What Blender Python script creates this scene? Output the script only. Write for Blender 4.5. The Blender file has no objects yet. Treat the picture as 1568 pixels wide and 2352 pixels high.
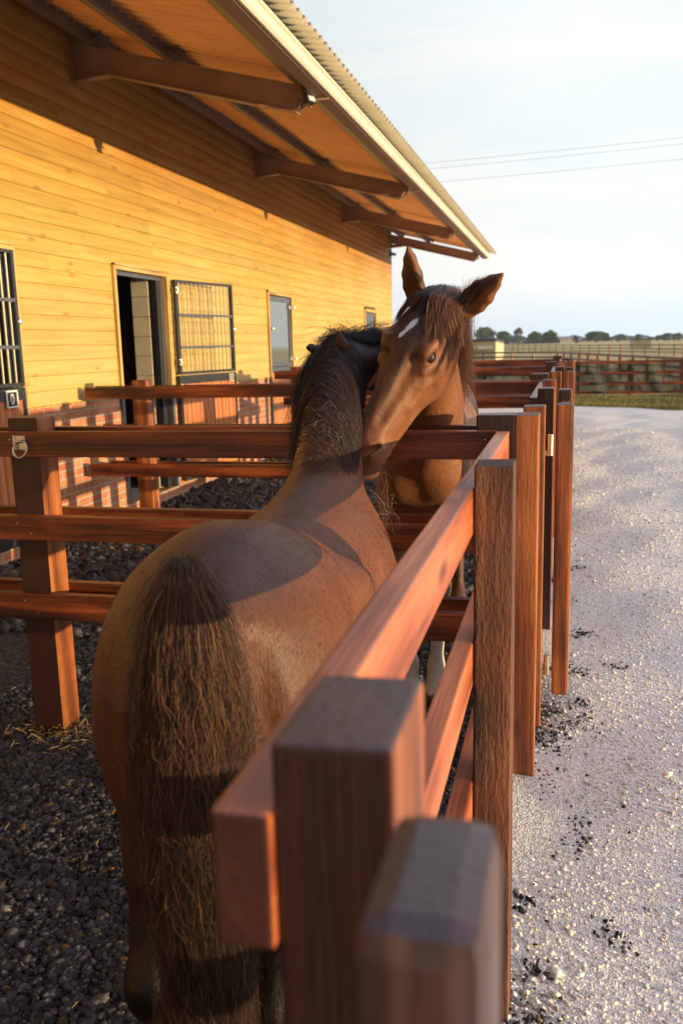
import bpy, bmesh, math, random
import numpy as np
from mathutils import Vector, Matrix
rnd = random.Random(7)
rs = np.random.RandomState(11)
R = math.radians
S = bpy.context.scene
COL = S.collection

# ------------------------------------------------------------------ camera
cam_d = bpy.data.cameras.new('camera')
cam = bpy.data.objects.new('camera', cam_d)
COL.objects.link(cam)
S.camera = cam
FPX, CX, CY, HC = 2047.0, 784.0, 1176.0, 1.62
def _ray(x, y): return np.array([x - CX, y - CY, FPX])
Yc = _ray(1300, 779); Yc = Yc / np.linalg.norm(Yc)
Xc = -_ray(-7448, 1005); Xc = Xc - Xc.dot(Yc) * Yc; Xc = Xc / np.linalg.norm(Xc)
Zc = np.cross(Xc, Yc)
if Zc[1] > 0: Zc = -Zc
M = np.array([Xc, Yc, Zc])            # camera (right, down, forward) -> world
right, down, fwd = M[:, 0], M[:, 1], M[:, 2]
cam.matrix_world = Matrix(((right[0], -down[0], -fwd[0], 0), (right[1], -down[1], -fwd[1], 0),
                           (right[2], -down[2], -fwd[2], HC), (0, 0, 0, 1)))
cam_d.sensor_fit = 'HORIZONTAL'
cam_d.sensor_width = 24.0
cam_d.lens = FPX / 1568.0 * 24.0
cam_d.clip_start = 0.05
cam_d.clip_end = 3000
cam_d.dof.use_dof = True
cam_d.dof.focus_distance = 2.75
cam_d.dof.aperture_fstop = 4.5

# ------------------------------------------------------------------ world and sun
SUN_DIR = Vector((1.0, -0.19, 0.0415)).normalized()
w = bpy.data.worlds.new('World'); S.world = w; w.use_nodes = True
nt = w.node_tree; nt.nodes.clear()
def N(nt, t, **k):
    n = nt.nodes.new(t)
    for a, b in k.items():
        if a in n.inputs.keys() if hasattr(n.inputs, 'keys') else False: n.inputs[a].default_value = b
        else: setattr(n, a, b)
    return n
out = nt.nodes.new('ShaderNodeOutputWorld')
bg1 = nt.nodes.new('ShaderNodeBackground'); bg1.inputs[1].default_value = 0.12
sky = nt.nodes.new('ShaderNodeTexSky'); sky.sky_type = 'NISHITA'; sky.sun_disc = False
sky.sun_elevation = math.asin(SUN_DIR.z); sky.sun_rotation = math.atan2(SUN_DIR.x, SUN_DIR.y)
sky.air_density = 1.0; sky.dust_density = 0.6; sky.ozone_density = 2.0
nt.links.new(sky.outputs[0], bg1.inputs[0])
# high thin overcast veil with streaks, brighter towards the horizon
tc = nt.nodes.new('ShaderNodeTexCoord')
sep = nt.nodes.new('ShaderNodeSeparateXYZ'); nt.links.new(tc.outputs['Generated'], sep.inputs[0])
zr = nt.nodes.new('ShaderNodeValToRGB'); nt.links.new(sep.outputs[2], zr.inputs[0])
e = zr.color_ramp.elements
e[0].position = 0.0; e[0].color = (0.72, 0.79, 0.87, 1)
e[1].position = 1.0; e[1].color = (0.50, 0.67, 1.08, 1)
for p, c in ((0.03, (0.79, 0.82, 0.86, 1)), (0.08, (0.85, 0.845, 0.835, 1)), (0.30, (0.81, 0.825, 0.83, 1)), (0.45, (0.76, 0.83, 0.90, 1)), (0.62, (0.74, 0.83, 1.0, 1))):
    q = e.new(p); q.color = c
mp = nt.nodes.new('ShaderNodeMapping'); mp.inputs['Scale'].default_value = (1.6, 1.2, 7.0)
nt.links.new(tc.outputs['Generated'], mp.inputs[0])
nz = nt.nodes.new('ShaderNodeTexNoise'); nz.inputs['Scale'].default_value = 1.5; nz.inputs['Detail'].default_value = 7; nz.inputs['Roughness'].default_value = 0.55
nz.inputs['Distortion'].default_value = 0.6
nt.links.new(mp.outputs[0], nz.inputs[0])
cr = nt.nodes.new('ShaderNodeValToRGB'); nt.links.new(nz.outputs[0], cr.inputs[0])
cr.color_ramp.elements[0].position = 0.42; cr.color_ramp.elements[0].color = (0.86, 0.945, 0.97, 1)
cr.color_ramp.elements[1].position = 0.62; cr.color_ramp.elements[1].color = (1.03, 1.02, 1.0, 1)
mu = nt.nodes.new('ShaderNodeMixRGB'); mu.blend_type = 'MULTIPLY'; mu.inputs[0].default_value = 1.0
nt.links.new(zr.outputs[0], mu.inputs[1]); nt.links.new(cr.outputs[0], mu.inputs[2])
# the veil glows around the low sun
dp = nt.nodes.new('ShaderNodeVectorMath'); dp.operation = 'DOT_PRODUCT'; nt.links.new(tc.outputs['Generated'], dp.inputs[0]); dp.inputs[1].default_value = SUN_DIR
pw = nt.nodes.new('ShaderNodeMath'); pw.operation = 'MAXIMUM'; nt.links.new(dp.outputs['Value'], pw.inputs[0]); pw.inputs[1].default_value = 0.0
pw2 = nt.nodes.new('ShaderNodeMath'); pw2.operation = 'POWER'; nt.links.new(pw.outputs[0], pw2.inputs[0]); pw2.inputs[1].default_value = 3.0
gl = nt.nodes.new('ShaderNodeMixRGB'); gl.blend_type = 'ADD'; nt.links.new(pw2.outputs[0], gl.inputs[0]); nt.links.new(mu.outputs[0], gl.inputs[1]); gl.inputs[2].default_value = (1.6, 1.1, 0.75, 1)
bg2 = nt.nodes.new('ShaderNodeBackground')
# the sky away from the sun is dimmer
ma = nt.nodes.new('ShaderNodeMapRange'); nt.links.new(dp.outputs['Value'], ma.inputs[0]); ma.inputs[1].default_value = -1.0; ma.inputs[2].default_value = -0.12; ma.inputs[3].default_value = 0.5; ma.inputs[4].default_value = 1.0
# dimming added to the unseen sky behind the camera (-y) to darken facing surfaces
mb_ = nt.nodes.new('ShaderNodeMapRange'); nt.links.new(sep.outputs[1], mb_.inputs[0]); mb_.inputs[1].default_value = -0.55; mb_.inputs[2].default_value = 0.05; mb_.inputs[3].default_value = 0.42; mb_.inputs[4].default_value = 1.0
mm_ = nt.nodes.new('ShaderNodeMath'); mm_.operation = 'MULTIPLY'; nt.links.new(ma.outputs[0], mm_.inputs[0]); nt.links.new(mb_.outputs[0], mm_.inputs[1])
nt.links.new(mm_.outputs[0], bg2.inputs[1])
nt.links.new(gl.outputs[0], bg2.inputs[0])
mx = nt.nodes.new('ShaderNodeMixShader'); mx.inputs[0].default_value = 0.95
nt.links.new(bg1.outputs[0], mx.inputs[1]); nt.links.new(bg2.outputs[0], mx.inputs[2])
nt.links.new(mx.outputs[0], out.inputs[0])

sl = bpy.data.lights.new('sun', 'SUN'); sl.energy = 5.0; sl.angle = R(0.5); sl.color = (1.0, 0.72, 0.38)
so = bpy.data.objects.new('sun', sl); COL.objects.link(so)
so.rotation_euler = SUN_DIR.to_track_quat('Z', 'Y').to_euler(); so.location = (20, -5, 8)
S.view_settings.view_transform = 'Standard'; S.view_settings.look = 'None'
S.view_settings.exposure = 0.42; S.view_settings.gamma = 1.0
S.cycles.max_bounces = 6; S.cycles.diffuse_bounces = 3; S.cycles.glossy_bounces = 2
S.cycles.transparent_max_bounces = 12
S.cycles.use_denoising = True

# ------------------------------------------------------------------ helpers
def tag(o, label=None, cat=None, group=None, kind=None):
    if label: o['label'] = label
    if cat: o['category'] = cat
    if group: o['group'] = group
    if kind: o['kind'] = kind
    return o
def empty(name, loc=(0, 0, 0), label=None, cat=None, group=None, rz=0):
    o = bpy.data.objects.new(name, None); o.empty_display_size = 0.1
    o.location = loc; o.rotation_euler = (0, 0, rz); COL.objects.link(o)
    return tag(o, label, cat, group)
def mesh_np(name, V, F, mat, parent=None, smooth=False, colors=None):
    """V (n,3); F (m,3|4) array or list of such arrays"""
    V = np.asarray(V, dtype=np.float32)
    Fs = [np.asarray(f, dtype=np.int32) for f in (F if isinstance(F, (list, tuple)) else [F]) if len(f)]
    me = bpy.data.meshes.new(name)
    me.vertices.add(len(V)); me.vertices.foreach_set('co', V.ravel())
    nl = sum(f.size for f in Fs); npol = sum(len(f) for f in Fs)
    me.loops.add(nl); me.polygons.add(npol)
    me.loops.foreach_set('vertex_index', np.concatenate([f.ravel() for f in Fs]))
    tot = np.concatenate([np.full(len(f), f.shape[1], np.int32) for f in Fs])
    st = np.concatenate([[0], np.cumsum(tot)[:-1]]).astype(np.int32)
    me.polygons.foreach_set('loop_start', st); me.polygons.foreach_set('loop_total', tot)
    if smooth: me.polygons.foreach_set('use_smooth', np.ones(npol, bool))
    me.update(calc_edges=True)
    if colors is not None:
        a = me.color_attributes.new('tint', 'FLOAT_COLOR', 'POINT')
        c = np.ones((len(V), 4), np.float32); c[:, :3] = colors; a.data.foreach_set('color', c.ravel())
    me.materials.append(mat)
    o = bpy.data.objects.new(name, me); COL.objects.link(o)
    if parent: o.parent = parent
    return o
class MB:
    """collects boxes, prisms, tubes; linked as ONE mesh object"""
    def __init__(s): s.bm = bmesh.new()
    def box(s, a, b, bev=0.0, jit=0.0):
        a = Vector(a); b = Vector(b)
        g = bmesh.ops.create_cube(s.bm, size=1.0)
        vs = g['verts']
        for v in vs:
            v.co = Vector((a[i] + (v.co[i] + .5) * (b[i] - a[i]) for i in range(3)))
            if jit: v.co += Vector((rnd.uniform(-jit, jit) for _ in range(3)))
        if bev: bmesh.ops.bevel(s.bm, geom=list({e for v in vs for e in v.link_edges}), offset=bev, segments=2, affect='EDGES', profile=0.6)
        return s
    def obox(s, c, ax, ay, az, bev=0.0):
        """box centred c with half-axis vectors"""
        g = bmesh.ops.create_cube(s.bm, size=2.0); vs = g['verts']
        c, ax, ay, az = map(Vector, (c, ax, ay, az))
        for v in vs: v.co = c + ax * v.co[0] + ay * v.co[1] + az * v.co[2]
        if bev: bmesh.ops.bevel(s.bm, geom=list({e for v in vs for e in v.link_edges}), offset=bev, segments=2, affect='EDGES')
        return s
    def prism(s, pts, d):
        """polygon pts extruded by vector d"""
        d = Vector(d); v0 = [s.bm.verts.new(p) for p in pts]; v1 = [s.bm.verts.new(Vector(p) + d) for p in pts]
        n = len(pts); s.bm.faces.new(v0); s.bm.faces.new(v1[::-1])
        for i in range(n): s.bm.faces.new((v0[i], v1[i], v1[(i + 1) % n], v0[(i + 1) % n]))
        return s
    def tube(s, pts, r, n=10, cap=True, closed=False):
        pts = [Vector(p) for p in pts]; m = len(pts)
        rr = r if isinstance(r, (list, tuple)) else [r] * m
        rings = []
        for i, p in enumerate(pts):
            if closed: t = pts[(i + 1) % m] - pts[i - 1]
            else: t = pts[min(i + 1, m - 1)] - pts[max(i - 1, 0)]
            t.normalize(); u = t.orthogonal() if abs(t.z) > .9 else t.cross(Vector((0, 0, 1)))
            u.normalize(); v = t.cross(u)
            rings.append([s.bm.verts.new(p + (u * math.cos(2 * math.pi * k / n) + v * math.sin(2 * math.pi * k / n)) * rr[i]) for k in range(n)])
        for i in range(m if closed else m - 1):
            A, B = rings[i], rings[(i + 1) % m]
            for k in range(n): s.bm.faces.new((A[k], A[(k + 1) % n], B[(k + 1) % n], B[k]))
        if cap and not closed: s.bm.faces.new(rings[0][::-1]); s.bm.faces.new(rings[-1])
        return s
    def build(s, name, mat, parent=None, smooth=False, loc=None):
        bmesh.ops.recalc_face_normals(s.bm, faces=s.bm.faces)
        me = bpy.data.meshes.new(name)
        if loc is not None: bmesh.ops.translate(s.bm, verts=s.bm.verts, vec=-Vector(loc))
        s.bm.to_mesh(me); s.bm.free()
        if smooth:
            for p in me.polygons: p.use_smooth = True
            me.set_sharp_from_angle(angle=R(42))
        if mat: me.materials.append(mat)
        o = bpy.data.objects.new(name, me); COL.objects.link(o)
        if loc is not None: o.location = loc
        if parent: o.parent = parent
        return o
def copy_tree(o, parent=None):
    c = o.copy(); COL.objects.link(c); c.parent = parent
    for ch in [x for x in bpy.data.objects if x.parent == o]: copy_tree(ch, c)
    return c

# ------------------------------------------------------------------ materials
def new_mat(name):
    m = bpy.data.materials.new(name); m.use_nodes = True
    t = m.node_tree; b = t.nodes['Principled BSDF']
    return m, t, b
def lk(t, a, b): t.links.new(a, b)
def node(t, typ, ins=None, **k):
    n = t.nodes.new(typ)
    for a, b in k.items(): setattr(n, a, b)
    for a, b in (ins or {}).items():
        if isinstance(b, bpy.types.NodeSocket): t.links.new(b, n.inputs[a])
        else: n.inputs[a].default_value = b
    return n
def ramp(t, fac, stops):
    n = t.nodes.new('ShaderNodeValToRGB'); e = n.color_ramp.elements
    while len(e) < len(stops): e.new(0.5)
    for i, (p, c) in enumerate(stops): e[i].position = p; e[i].color = tuple(c) + ((1,) if len(c) == 3 else ())
    t.links.new(fac, n.inputs[0]); return n
def mixc(t, fac, a, b, mode='MIX'):
    n = t.nodes.new('ShaderNodeMixRGB'); n.blend_type = mode
    for i, v in ((0, fac), (1, a), (2, b)):
        if isinstance(v, bpy.types.NodeSocket): t.links.new(v, n.inputs[i])
        else: n.inputs[i].default_value = v if i == 0 else (tuple(v) + (1,) if len(v) == 3 else v)
    return n.outputs[0]
def math_(t, op, a, b=0.5, clamp=False):
    n = t.nodes.new('ShaderNodeMath'); n.operation = op; n.use_clamp = clamp
    for i, v in ((0, a), (1, b)):
        if isinstance(v, bpy.types.NodeSocket): t.links.new(v, n.inputs[i])
        else: n.inputs[i].default_value = v
    return n.outputs[0]
def objcoord(t, scale, rand=True):
    c = t.nodes.new('ShaderNodeTexCoord'); src = c.outputs['Object']
    if rand:
        oi = t.nodes.new('ShaderNodeObjectInfo')
        cm = node(t, 'ShaderNodeCombineXYZ'); mm = math_(t, 'MULTIPLY', oi.outputs['Random'], 37.0)
        for i in range(3): lk(t, mm, cm.inputs[i])
        ad = node(t, 'ShaderNodeVectorMath', operation='ADD'); lk(t, src, ad.inputs[0]); lk(t, cm.outputs[0], ad.inputs[1]); src = ad.outputs[0]
    m = node(t, 'ShaderNodeMapping', {'Vector': src, 'Scale': scale})
    return m.outputs[0], src
def noise(t, vec, scale, detail=4, rough=.55, dist=0.0):
    return node(t, 'ShaderNodeTexNoise', {'Vector': vec, 'Scale': scale, 'Detail': detail, 'Roughness': rough, 'Distortion': dist}).outputs[0]
def bump(t, b, h, strength, dist):
    n = node(t, 'ShaderNodeBump', {'Height': h, 'Strength': strength, 'Distance': dist}); lk(t, n.outputs[0], b.inputs['Normal']); return n

def wood_mat(name, axis, dark, mid, light, rough=.5, rough_sawn=0.0, dirt=0.0, bstr=.5, muddy_shade=0.0):
    m, t, b = new_mat(name)
    sc = [16.0, 16.0, 16.0]; sc[axis] = .9
    v, src = objcoord(t, sc)
    ring = noise(t, v, 1.3, 5, .6, .8)
    sf = [90.0, 90.0, 90.0]; sf[axis] = 3.0
    vf = node(t, 'ShaderNodeMapping', {'Vector': src, 'Scale': sf}).outputs[0]
    fib = noise(t, vf, 1.5, 3, .6)
    patch = noise(t, src, 2.2, 3, .5)
    # flowing annual rings
    wv = node(t, 'ShaderNodeTexWave', {'Vector': v, 'Scale': .35, 'Distortion': 5.0, 'Detail': 2.0, 'Detail Scale': .6}, wave_type='BANDS', bands_direction='DIAGONAL').outputs[0]
    f1 = math_(t, 'ADD', math_(t, 'MULTIPLY', ring, .55), math_(t, 'MULTIPLY', wv, .22))
    f2 = math_(t, 'ADD', f1, math_(t, 'MULTIPLY', math_(t, 'SUBTRACT', fib, .5), .35))
    f3 = math_(t, 'ADD', f2, math_(t, 'MULTIPLY', math_(t, 'SUBTRACT', patch, .5), .55))
    c = ramp(t, f3, [(.22, dark), (.42, mid), (.62, light)]).outputs[0]
    # knots
    sk = [5.5, 5.5, 5.5]; sk[axis] = 1.7
    vk = node(t, 'ShaderNodeMapping', {'Vector': src, 'Scale': sk}).outputs[0]
    vo = node(t, 'ShaderNodeTexVoronoi', {'Vector': vk, 'Scale': 1.0, 'Randomness': 1.0})
    kn = ramp(t, vo.outputs['Distance'], [(.05, (1, 1, 1)), (.14, (0, 0, 0))]).outputs[0]
    c = mixc(t, math_(t, 'MULTIPLY', kn, .75), c, tuple(x * .35 for x in dark))
    if dirt:
        ge = t.nodes.new('ShaderNodeNewGeometry'); sp = node(t, 'ShaderNodeSeparateXYZ', {0: ge.outputs['Position']})
        dz = node(t, 'ShaderNodeMapRange', {'Value': sp.outputs[2], 'From Min': 0.0, 'From Max': .75, 'To Min': 1.0, 'To Max': 0.0}).outputs[0]
        sp2 = noise(t, src, 26, 5, .7)
        msk = math_(t, 'MULTIPLY', dz, ramp(t, sp2, [(.42, (0, 0, 0)), (.6, (1, 1, 1))]).outputs[0], True)
        c = mixc(t, math_(t, 'MULTIPLY', msk, dirt), c, (.018, .013, .01))
    # end grain is darker
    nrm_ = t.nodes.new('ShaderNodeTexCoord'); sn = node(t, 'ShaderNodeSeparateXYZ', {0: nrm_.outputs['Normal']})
    eg = math_(t, 'GREATER_THAN', math_(t, 'ABSOLUTE', sn.outputs[axis]), .8)
    c = mixc(t, math_(t, 'MULTIPLY', eg, .90), c, (.045, .020, .018))
    if muddy_shade:   # front face is darkened: its shade painted in, along with muddy splashes
        mf = math_(t, 'MULTIPLY', math_(t, 'LESS_THAN', sn.outputs[1], -.6), math_(t, 'ADD', math_(t, 'MULTIPLY', noise(t, src, 9, 5, .6), .5), muddy_shade), True)
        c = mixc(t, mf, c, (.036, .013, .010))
    lk(t, c, b.inputs['Base Color'])
    b.inputs['Roughness'].default_value = rough
    h = math_(t, 'ADD', math_(t, 'MULTIPLY', fib, .7), math_(t, 'MULTIPLY', ring, .5))
    if rough_sawn:
        sr = [60.0, 60.0, 60.0]; sr[axis] = 16.0
        vr = node(t, 'ShaderNodeMapping', {'Vector': src, 'Scale': sr}).outputs[0]
        ns = noise(t, vr, 1.4, 4, .7)
        h = math_(t, 'ADD', h, math_(t, 'MULTIPLY', ns, rough_sawn))
    bump(t, b, h, bstr, .004)
    return m
DK, MD, LT = (.040, .009, .005), (.175, .038, .012), (.40, .098, .026)
W = [wood_mat('stained_wood_%s' % 'xyz'[i], i, DK, MD, LT, .42) for i in range(3)]
WPOST = wood_mat('stained_post', 2, (.09, .022, .008), (.25, .075, .022), (.42, .15, .045), .42, .4, dirt=.3, muddy_shade=.85)
WGATE = wood_mat('weathered_gate_stile', 2, (.045, .024, .022), (.085, .048, .042), (.15, .08, .06), .30, .3)
WRAIL = wood_mat('pink_stained_rail', 1, (.18, .038, .014), (.42, .115, .042), (.56, .20, .085), .38, 0, 0, .3)
WROUGH = wood_mat('rough_sawn_post', 2, (.030, .010, .005), (.125, .045, .020), (.24, .092, .038), .8, 2.4, 0, 1.0)
WORANGE = wood_mat('orange_post', 2, (.10, .026, .009), (.28, .080, .020), (.50, .18, .045), .55, 1.0, 0, .6)
DOORW = wood_mat('orange_door_boards', 2, (.30, .10, .035), (.46, .17, .06), (.56, .23, .09), .5)
TRIMH = wood_mat('pine_trim_level', 1, (.30, .19, .06), (.52, .34, .12), (.62, .43, .17), .55)
TRIM = wood_mat('pine_trim', 2, (.30, .19, .06), (.52, .34, .12), (.62, .43, .17), .55)

def simple(name, col, rough=.5, metal=0.0, nsc=0, namp=.25, bsc=0, bst=.2, spec=None):
    m, t, b = new_mat(name)
    b.inputs['Base Color'].default_value = tuple(col) + (1,); b.inputs['Roughness'].default_value = rough; b.inputs['Metallic'].default_value = metal
    if spec is not None: b.inputs['Specular IOR Level'].default_value = spec
    if nsc:
        v, src = objcoord(t, (1, 1, 1))
        n = noise(t, v, nsc, 6, .65)
        c = ramp(t, n, [(.3, tuple(x * (1 - namp) for x in col)), (.7, tuple(min(1, x * (1 + namp)) for x in col))]).outputs[0]
        lk(t, c, b.inputs['Base Color'])
    if bsc:
        v, src = objcoord(t, (1, 1, 1)); bump(t, b, noise(t, v, bsc, 5, .7), bst, .005)
    return m
STEEL = simple('brown_painted_steel', (.30, .175, .125), .5, 0, 3, .25, 60, .1)
PURLIN = simple('dark_galvanised_purlin', (.19, .15, .13), .45, .3, 4, .2)
SOFFIT = simple('bounce_tint_layer', (.90, .46, .20), .5, 0, 2.5, .12, 30, .15)  # orange light bounced off the wall is put into this colour
SHEET = simple('roof_sheet', (.50, .46, .34), .5, 0, 2.5, .12, 30, .15)
GUTTER = simple('pale_gutter', (.62, .62, .52), .3, 0, 6, .08)
BLACKM = simple('black_door_steel', (.030, .032, .036), .38, .2, 8, .2)
GREYM = simple('grey_door_channel', (.10, .115, .14), .4, .3, 8, .2)
GALV = simple('galvanised_metal', (.52, .54, .56), .32, .85, 30, .2)
ZINC = simple('yellow_zinc', (.62, .56, .38), .28, .9, 30, .15)
PLATE = simple('sign_black', (.02, .02, .02), .4)
WHITEP = simple('sign_white', (.75, .74, .68), .5)
BLOCK = simple('painted_block', (.58, .52, .38), .8, 0, 7, .1, 40, .4)
CONC = simple('concrete_floor', (.26, .29, .30), .8, 0, 5, .25, 30, .4)
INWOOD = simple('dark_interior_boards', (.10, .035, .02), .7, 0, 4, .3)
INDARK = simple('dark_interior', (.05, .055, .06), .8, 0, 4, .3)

# timber cladding (per-board tint in vertex colour), grain along y
def cladding_mat():
    m, t, b = new_mat('pine_cladding')
    v, src = objcoord(t, (20, .8, 20), False)
    at = node(t, 'ShaderNodeAttribute', attribute_name='tint')
    ad = node(t, 'ShaderNodeVectorMath', operation='MULTIPLY_ADD'); lk(t, at.outputs['Color'], ad.inputs[0]); ad.inputs[1].default_value = (40, 40, 40); lk(t, v, ad.inputs[2])
    g = noise(t, ad.outputs[0], 1.0, 5, .62, .7)
    vf = node(t, 'ShaderNodeMapping', {'Vector': src, 'Scale': (90, 2.2, 90)}).outputs[0]
    fb = noise(t, vf, 1.5, 3, .6)
    c = ramp(t, math_(t, 'ADD', math_(t, 'MULTIPLY', g, .8), math_(t, 'MULTIPLY', fb, .2)), [(.25, (.29, .175, .032)), (.48, (.43, .295, .060)), (.70, (.53, .39, .105))]).outputs[0]
    sp = node(t, 'ShaderNodeSeparateColor', {0: at.outputs['Color']})
    tv = node(t, 'ShaderNodeMapRange', {'Value': sp.outputs[0], 'To Min': .90, 'To Max': 1.10}).outputs[0]
    cc = node(t, 'ShaderNodeCombineColor'); [lk(t, tv, cc.inputs[i]) for i in range(3)]
    c = mixc(t, 1.0, c, cc.outputs[0], 'MULTIPLY')
    lo = noise(t, src, .5, 3, .5)                      # weathering patches
    c = mixc(t, math_(t, 'MULTIPLY', ramp(t, lo, [(.4, (0, 0, 0)), (.65, (1, 1, 1))]).outputs[0], .35), c, (.58, .44, .19))
    vk = node(t, 'ShaderNodeMapping', {'Vector': ad.outputs[0], 'Scale': (.32, 2.4, .32)}).outputs[0]
    vo = node(t, 'ShaderNodeTexVoronoi', {'Vector': vk, 'Scale': 1.0})
    kn = ramp(t, vo.outputs['Distance'], [(.06, (1, 1, 1)), (.15, (0, 0, 0))]).outputs[0]
    c = mixc(t, math_(t, 'MULTIPLY', kn, .7), c, (.22, .10, .02))
    # high boards: kept red stain with eave shade painted in; lower ones are bleached
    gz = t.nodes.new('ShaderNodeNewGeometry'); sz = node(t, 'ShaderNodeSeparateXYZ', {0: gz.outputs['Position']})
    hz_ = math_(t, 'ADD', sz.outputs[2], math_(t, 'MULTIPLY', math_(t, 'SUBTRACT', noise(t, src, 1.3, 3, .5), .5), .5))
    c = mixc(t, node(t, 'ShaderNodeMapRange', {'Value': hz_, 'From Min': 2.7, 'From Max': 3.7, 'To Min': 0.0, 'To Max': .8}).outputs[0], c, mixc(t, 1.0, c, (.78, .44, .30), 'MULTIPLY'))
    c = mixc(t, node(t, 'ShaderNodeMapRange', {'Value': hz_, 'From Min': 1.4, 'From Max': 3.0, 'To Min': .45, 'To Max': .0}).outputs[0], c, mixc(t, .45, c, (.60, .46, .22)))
    lk(t, c, b.inputs['Base Color']); b.inputs['Roughness'].default_value = .6
    bump(t, b, math_(t, 'ADD', math_(t, 'MULTIPLY', fb, .5), g), .35, .004)
    return m
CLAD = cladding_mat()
def brick_mat():
    m, t, b = new_mat('red_brick')
    tcn = t.nodes.new('ShaderNodeTexCoord'); sp = node(t, 'ShaderNodeSeparateXYZ', {0: tcn.outputs['Object']})
    sxy = math_(t, 'ADD', sp.outputs[1], sp.outputs[0])
    cv = node(t, 'ShaderNodeCombineXYZ', {0: sxy, 1: sp.outputs[2]})
    wob = noise(t, tcn.outputs['Object'], 18, 3, .6)
    br = node(t, 'ShaderNodeTexBrick', {'Vector': cv.outputs[0], 'Color1': (.36, .10, .045, 1), 'Color2': (.50, .20, .09, 1), 'Mortar': (.44, .40, .34, 1), 'Scale': 1.0,
              'Mortar Size': .0075, 'Mortar Smooth': .25, 'Bias': -.1, 'Brick Width': .225, 'Row Height': .0765}, offset=.5)
    n2 = noise(t, tcn.outputs['Object'], 45, 5, .7)
    c = mixc(t, .35, br.outputs[0], ramp(t, n2, [(.3, (.16, .05, .03)), (.7, (.62, .30, .15))]).outputs[0])
    n3 = noise(t, tcn.outputs['Object'], 3.5, 2, .5)
    c = mixc(t, ramp(t, n3, [(.5, (0, 0, 0)), (.72, (.5, .5, .5))]).outputs[0], c, (.50, .36, .24))
    c = mixc(t, br.outputs['Fac'], c, (.42, .36, .295))
    lk(t, c, b.inputs['Base Color']); b.inputs['Roughness'].default_value = .85
    h = math_(t, 'SUBTRACT', math_(t, 'MULTIPLY', n2, .35), br.outputs['Fac'])
    bump(t, b, h, .9, .006)
    return m
BRICK = brick_mat()
def glass_mat():
    m, t, b = new_mat('window_pane')
    b.inputs['Base Color'].default_value = (.10, .12, .13, 1); b.inputs['Roughness'].default_value = .04
    b.inputs['Metallic'].default_value = .0; b.inputs['Specular IOR Level'].default_value = 1.0; b.inputs['IOR'].default_value = 1.9
    return m
GLASS = glass_mat()

# ------------------------------------------------------------------ ground
def ground_mats():
    # light limestone gravel
    m, t, b = new_mat('gravel_surface')
    c = t.nodes.new('ShaderNodeTexCoord'); p = c.outputs['Object']
    v1 = node(t, 'ShaderNodeTexVoronoi', {'Vector': p, 'Scale': 130.0}); v2 = node(t, 'ShaderNodeTexVoronoi', {'Vector': p, 'Scale': 48.0})
    n1 = noise(t, p, 1.1, 5, .6); n2 = noise(t, p, 60, 4, .7)
    s1 = node(t, 'ShaderNodeSeparateColor', {0: v1.outputs['Color']})
    col = ramp(t, s1.outputs[0], [(0, (.50, .455, .40)), (.45, (.78, .71, .63)), (1, (.90, .84, .75))]).outputs[0]
    col = mixc(t, math_(t, 'MULTIPLY', n1, .5), col, (.76, .69, .60))
    dk = ramp(t, noise(t, p, 9, 6, .75), [(.62, (0, 0, 0)), (.72, (1, 1, 1))]).outputs[0]
    col = mixc(t, math_(t, 'MULTIPLY', dk, .35), col, (.20, .18, .16))
    lk(t, col, b.inputs['Base Color']); b.inputs['Roughness'].default_value = .9
    h = math_(t, 'ADD', math_(t, 'MULTIPLY', v1.outputs['Distance'], -.7), math_(t, 'ADD', math_(t, 'MULTIPLY', v2.outputs['Distance'], -.9), math_(t, 'MULTIPLY', n2, .5)))
    h = math_(t, 'ADD', h, math_(t, 'MULTIPLY', noise(t, p, 7, 4, .6), .7))
    bump(t, b, h, 1.0, .009)
    g = m
    # dark crumbly pen bedding
    m, t, b = new_mat('bedding_surface')
    c = t.nodes.new('ShaderNodeTexCoord'); p = c.outputs['Object']
    v2 = node(t, 'ShaderNodeTexVoronoi', {'Vector': p, 'Scale': 55.0}); n2 = noise(t, p, 40, 5, .75)
    s1 = node(t, 'ShaderNodeSeparateColor', {0: v2.outputs['Color']})
    col = ramp(t, s1.outputs[0], [(0, (.016, .016, .018)), (.7, (.05, .049, .05)), (1, (.11, .105, .10))]).outputs[0]
    lk(t, col, b.inputs['Base Color']); b.inputs['Roughness'].default_value = .95
    bump(t, b, math_(t, 'SUBTRACT', math_(t, 'MULTIPLY', n2, .8), v2.outputs['Distance']), 1.0, .03)
    bed = m
    # rough grass field with dry bands
    m, t, b = new_mat('field_grass')
    c = t.nodes.new('ShaderNodeTexCoord'); p = c.outputs['Object']
    mpn = node(t, 'ShaderNodeMapping', {'Vector': p, 'Scale': (.12, 1, 1)}).outputs[0]
    n1 = noise(t, mpn, .045, 4, .55); n2 = noise(t, p, 1.2, 6, .7); n3 = noise(t, p, 30, 4, .7)
    col = ramp(t, n1, [(.36, (.30, .25, .08)), (.44, (.62, .42, .15)), (.56, (.74, .52, .20)), (.70, (.34, .30, .10))]).outputs[0]
    col = mixc(t, math_(t, 'MULTIPLY', n2, .35), col, (.16, .16, .05))
    col = mixc(t, math_(t, 'MULTIPLY', n3, .3), col, (.05, .06, .02))
    lk(t, col, b.inputs['Base Color']); b.inputs['Roughness'].default_value = .9
    bump(t, b, math_(t, 'ADD', n2, n3), .8, .1)
    return g, bed, m
GRAVEL, BED, FIELD = ground_mats()

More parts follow.
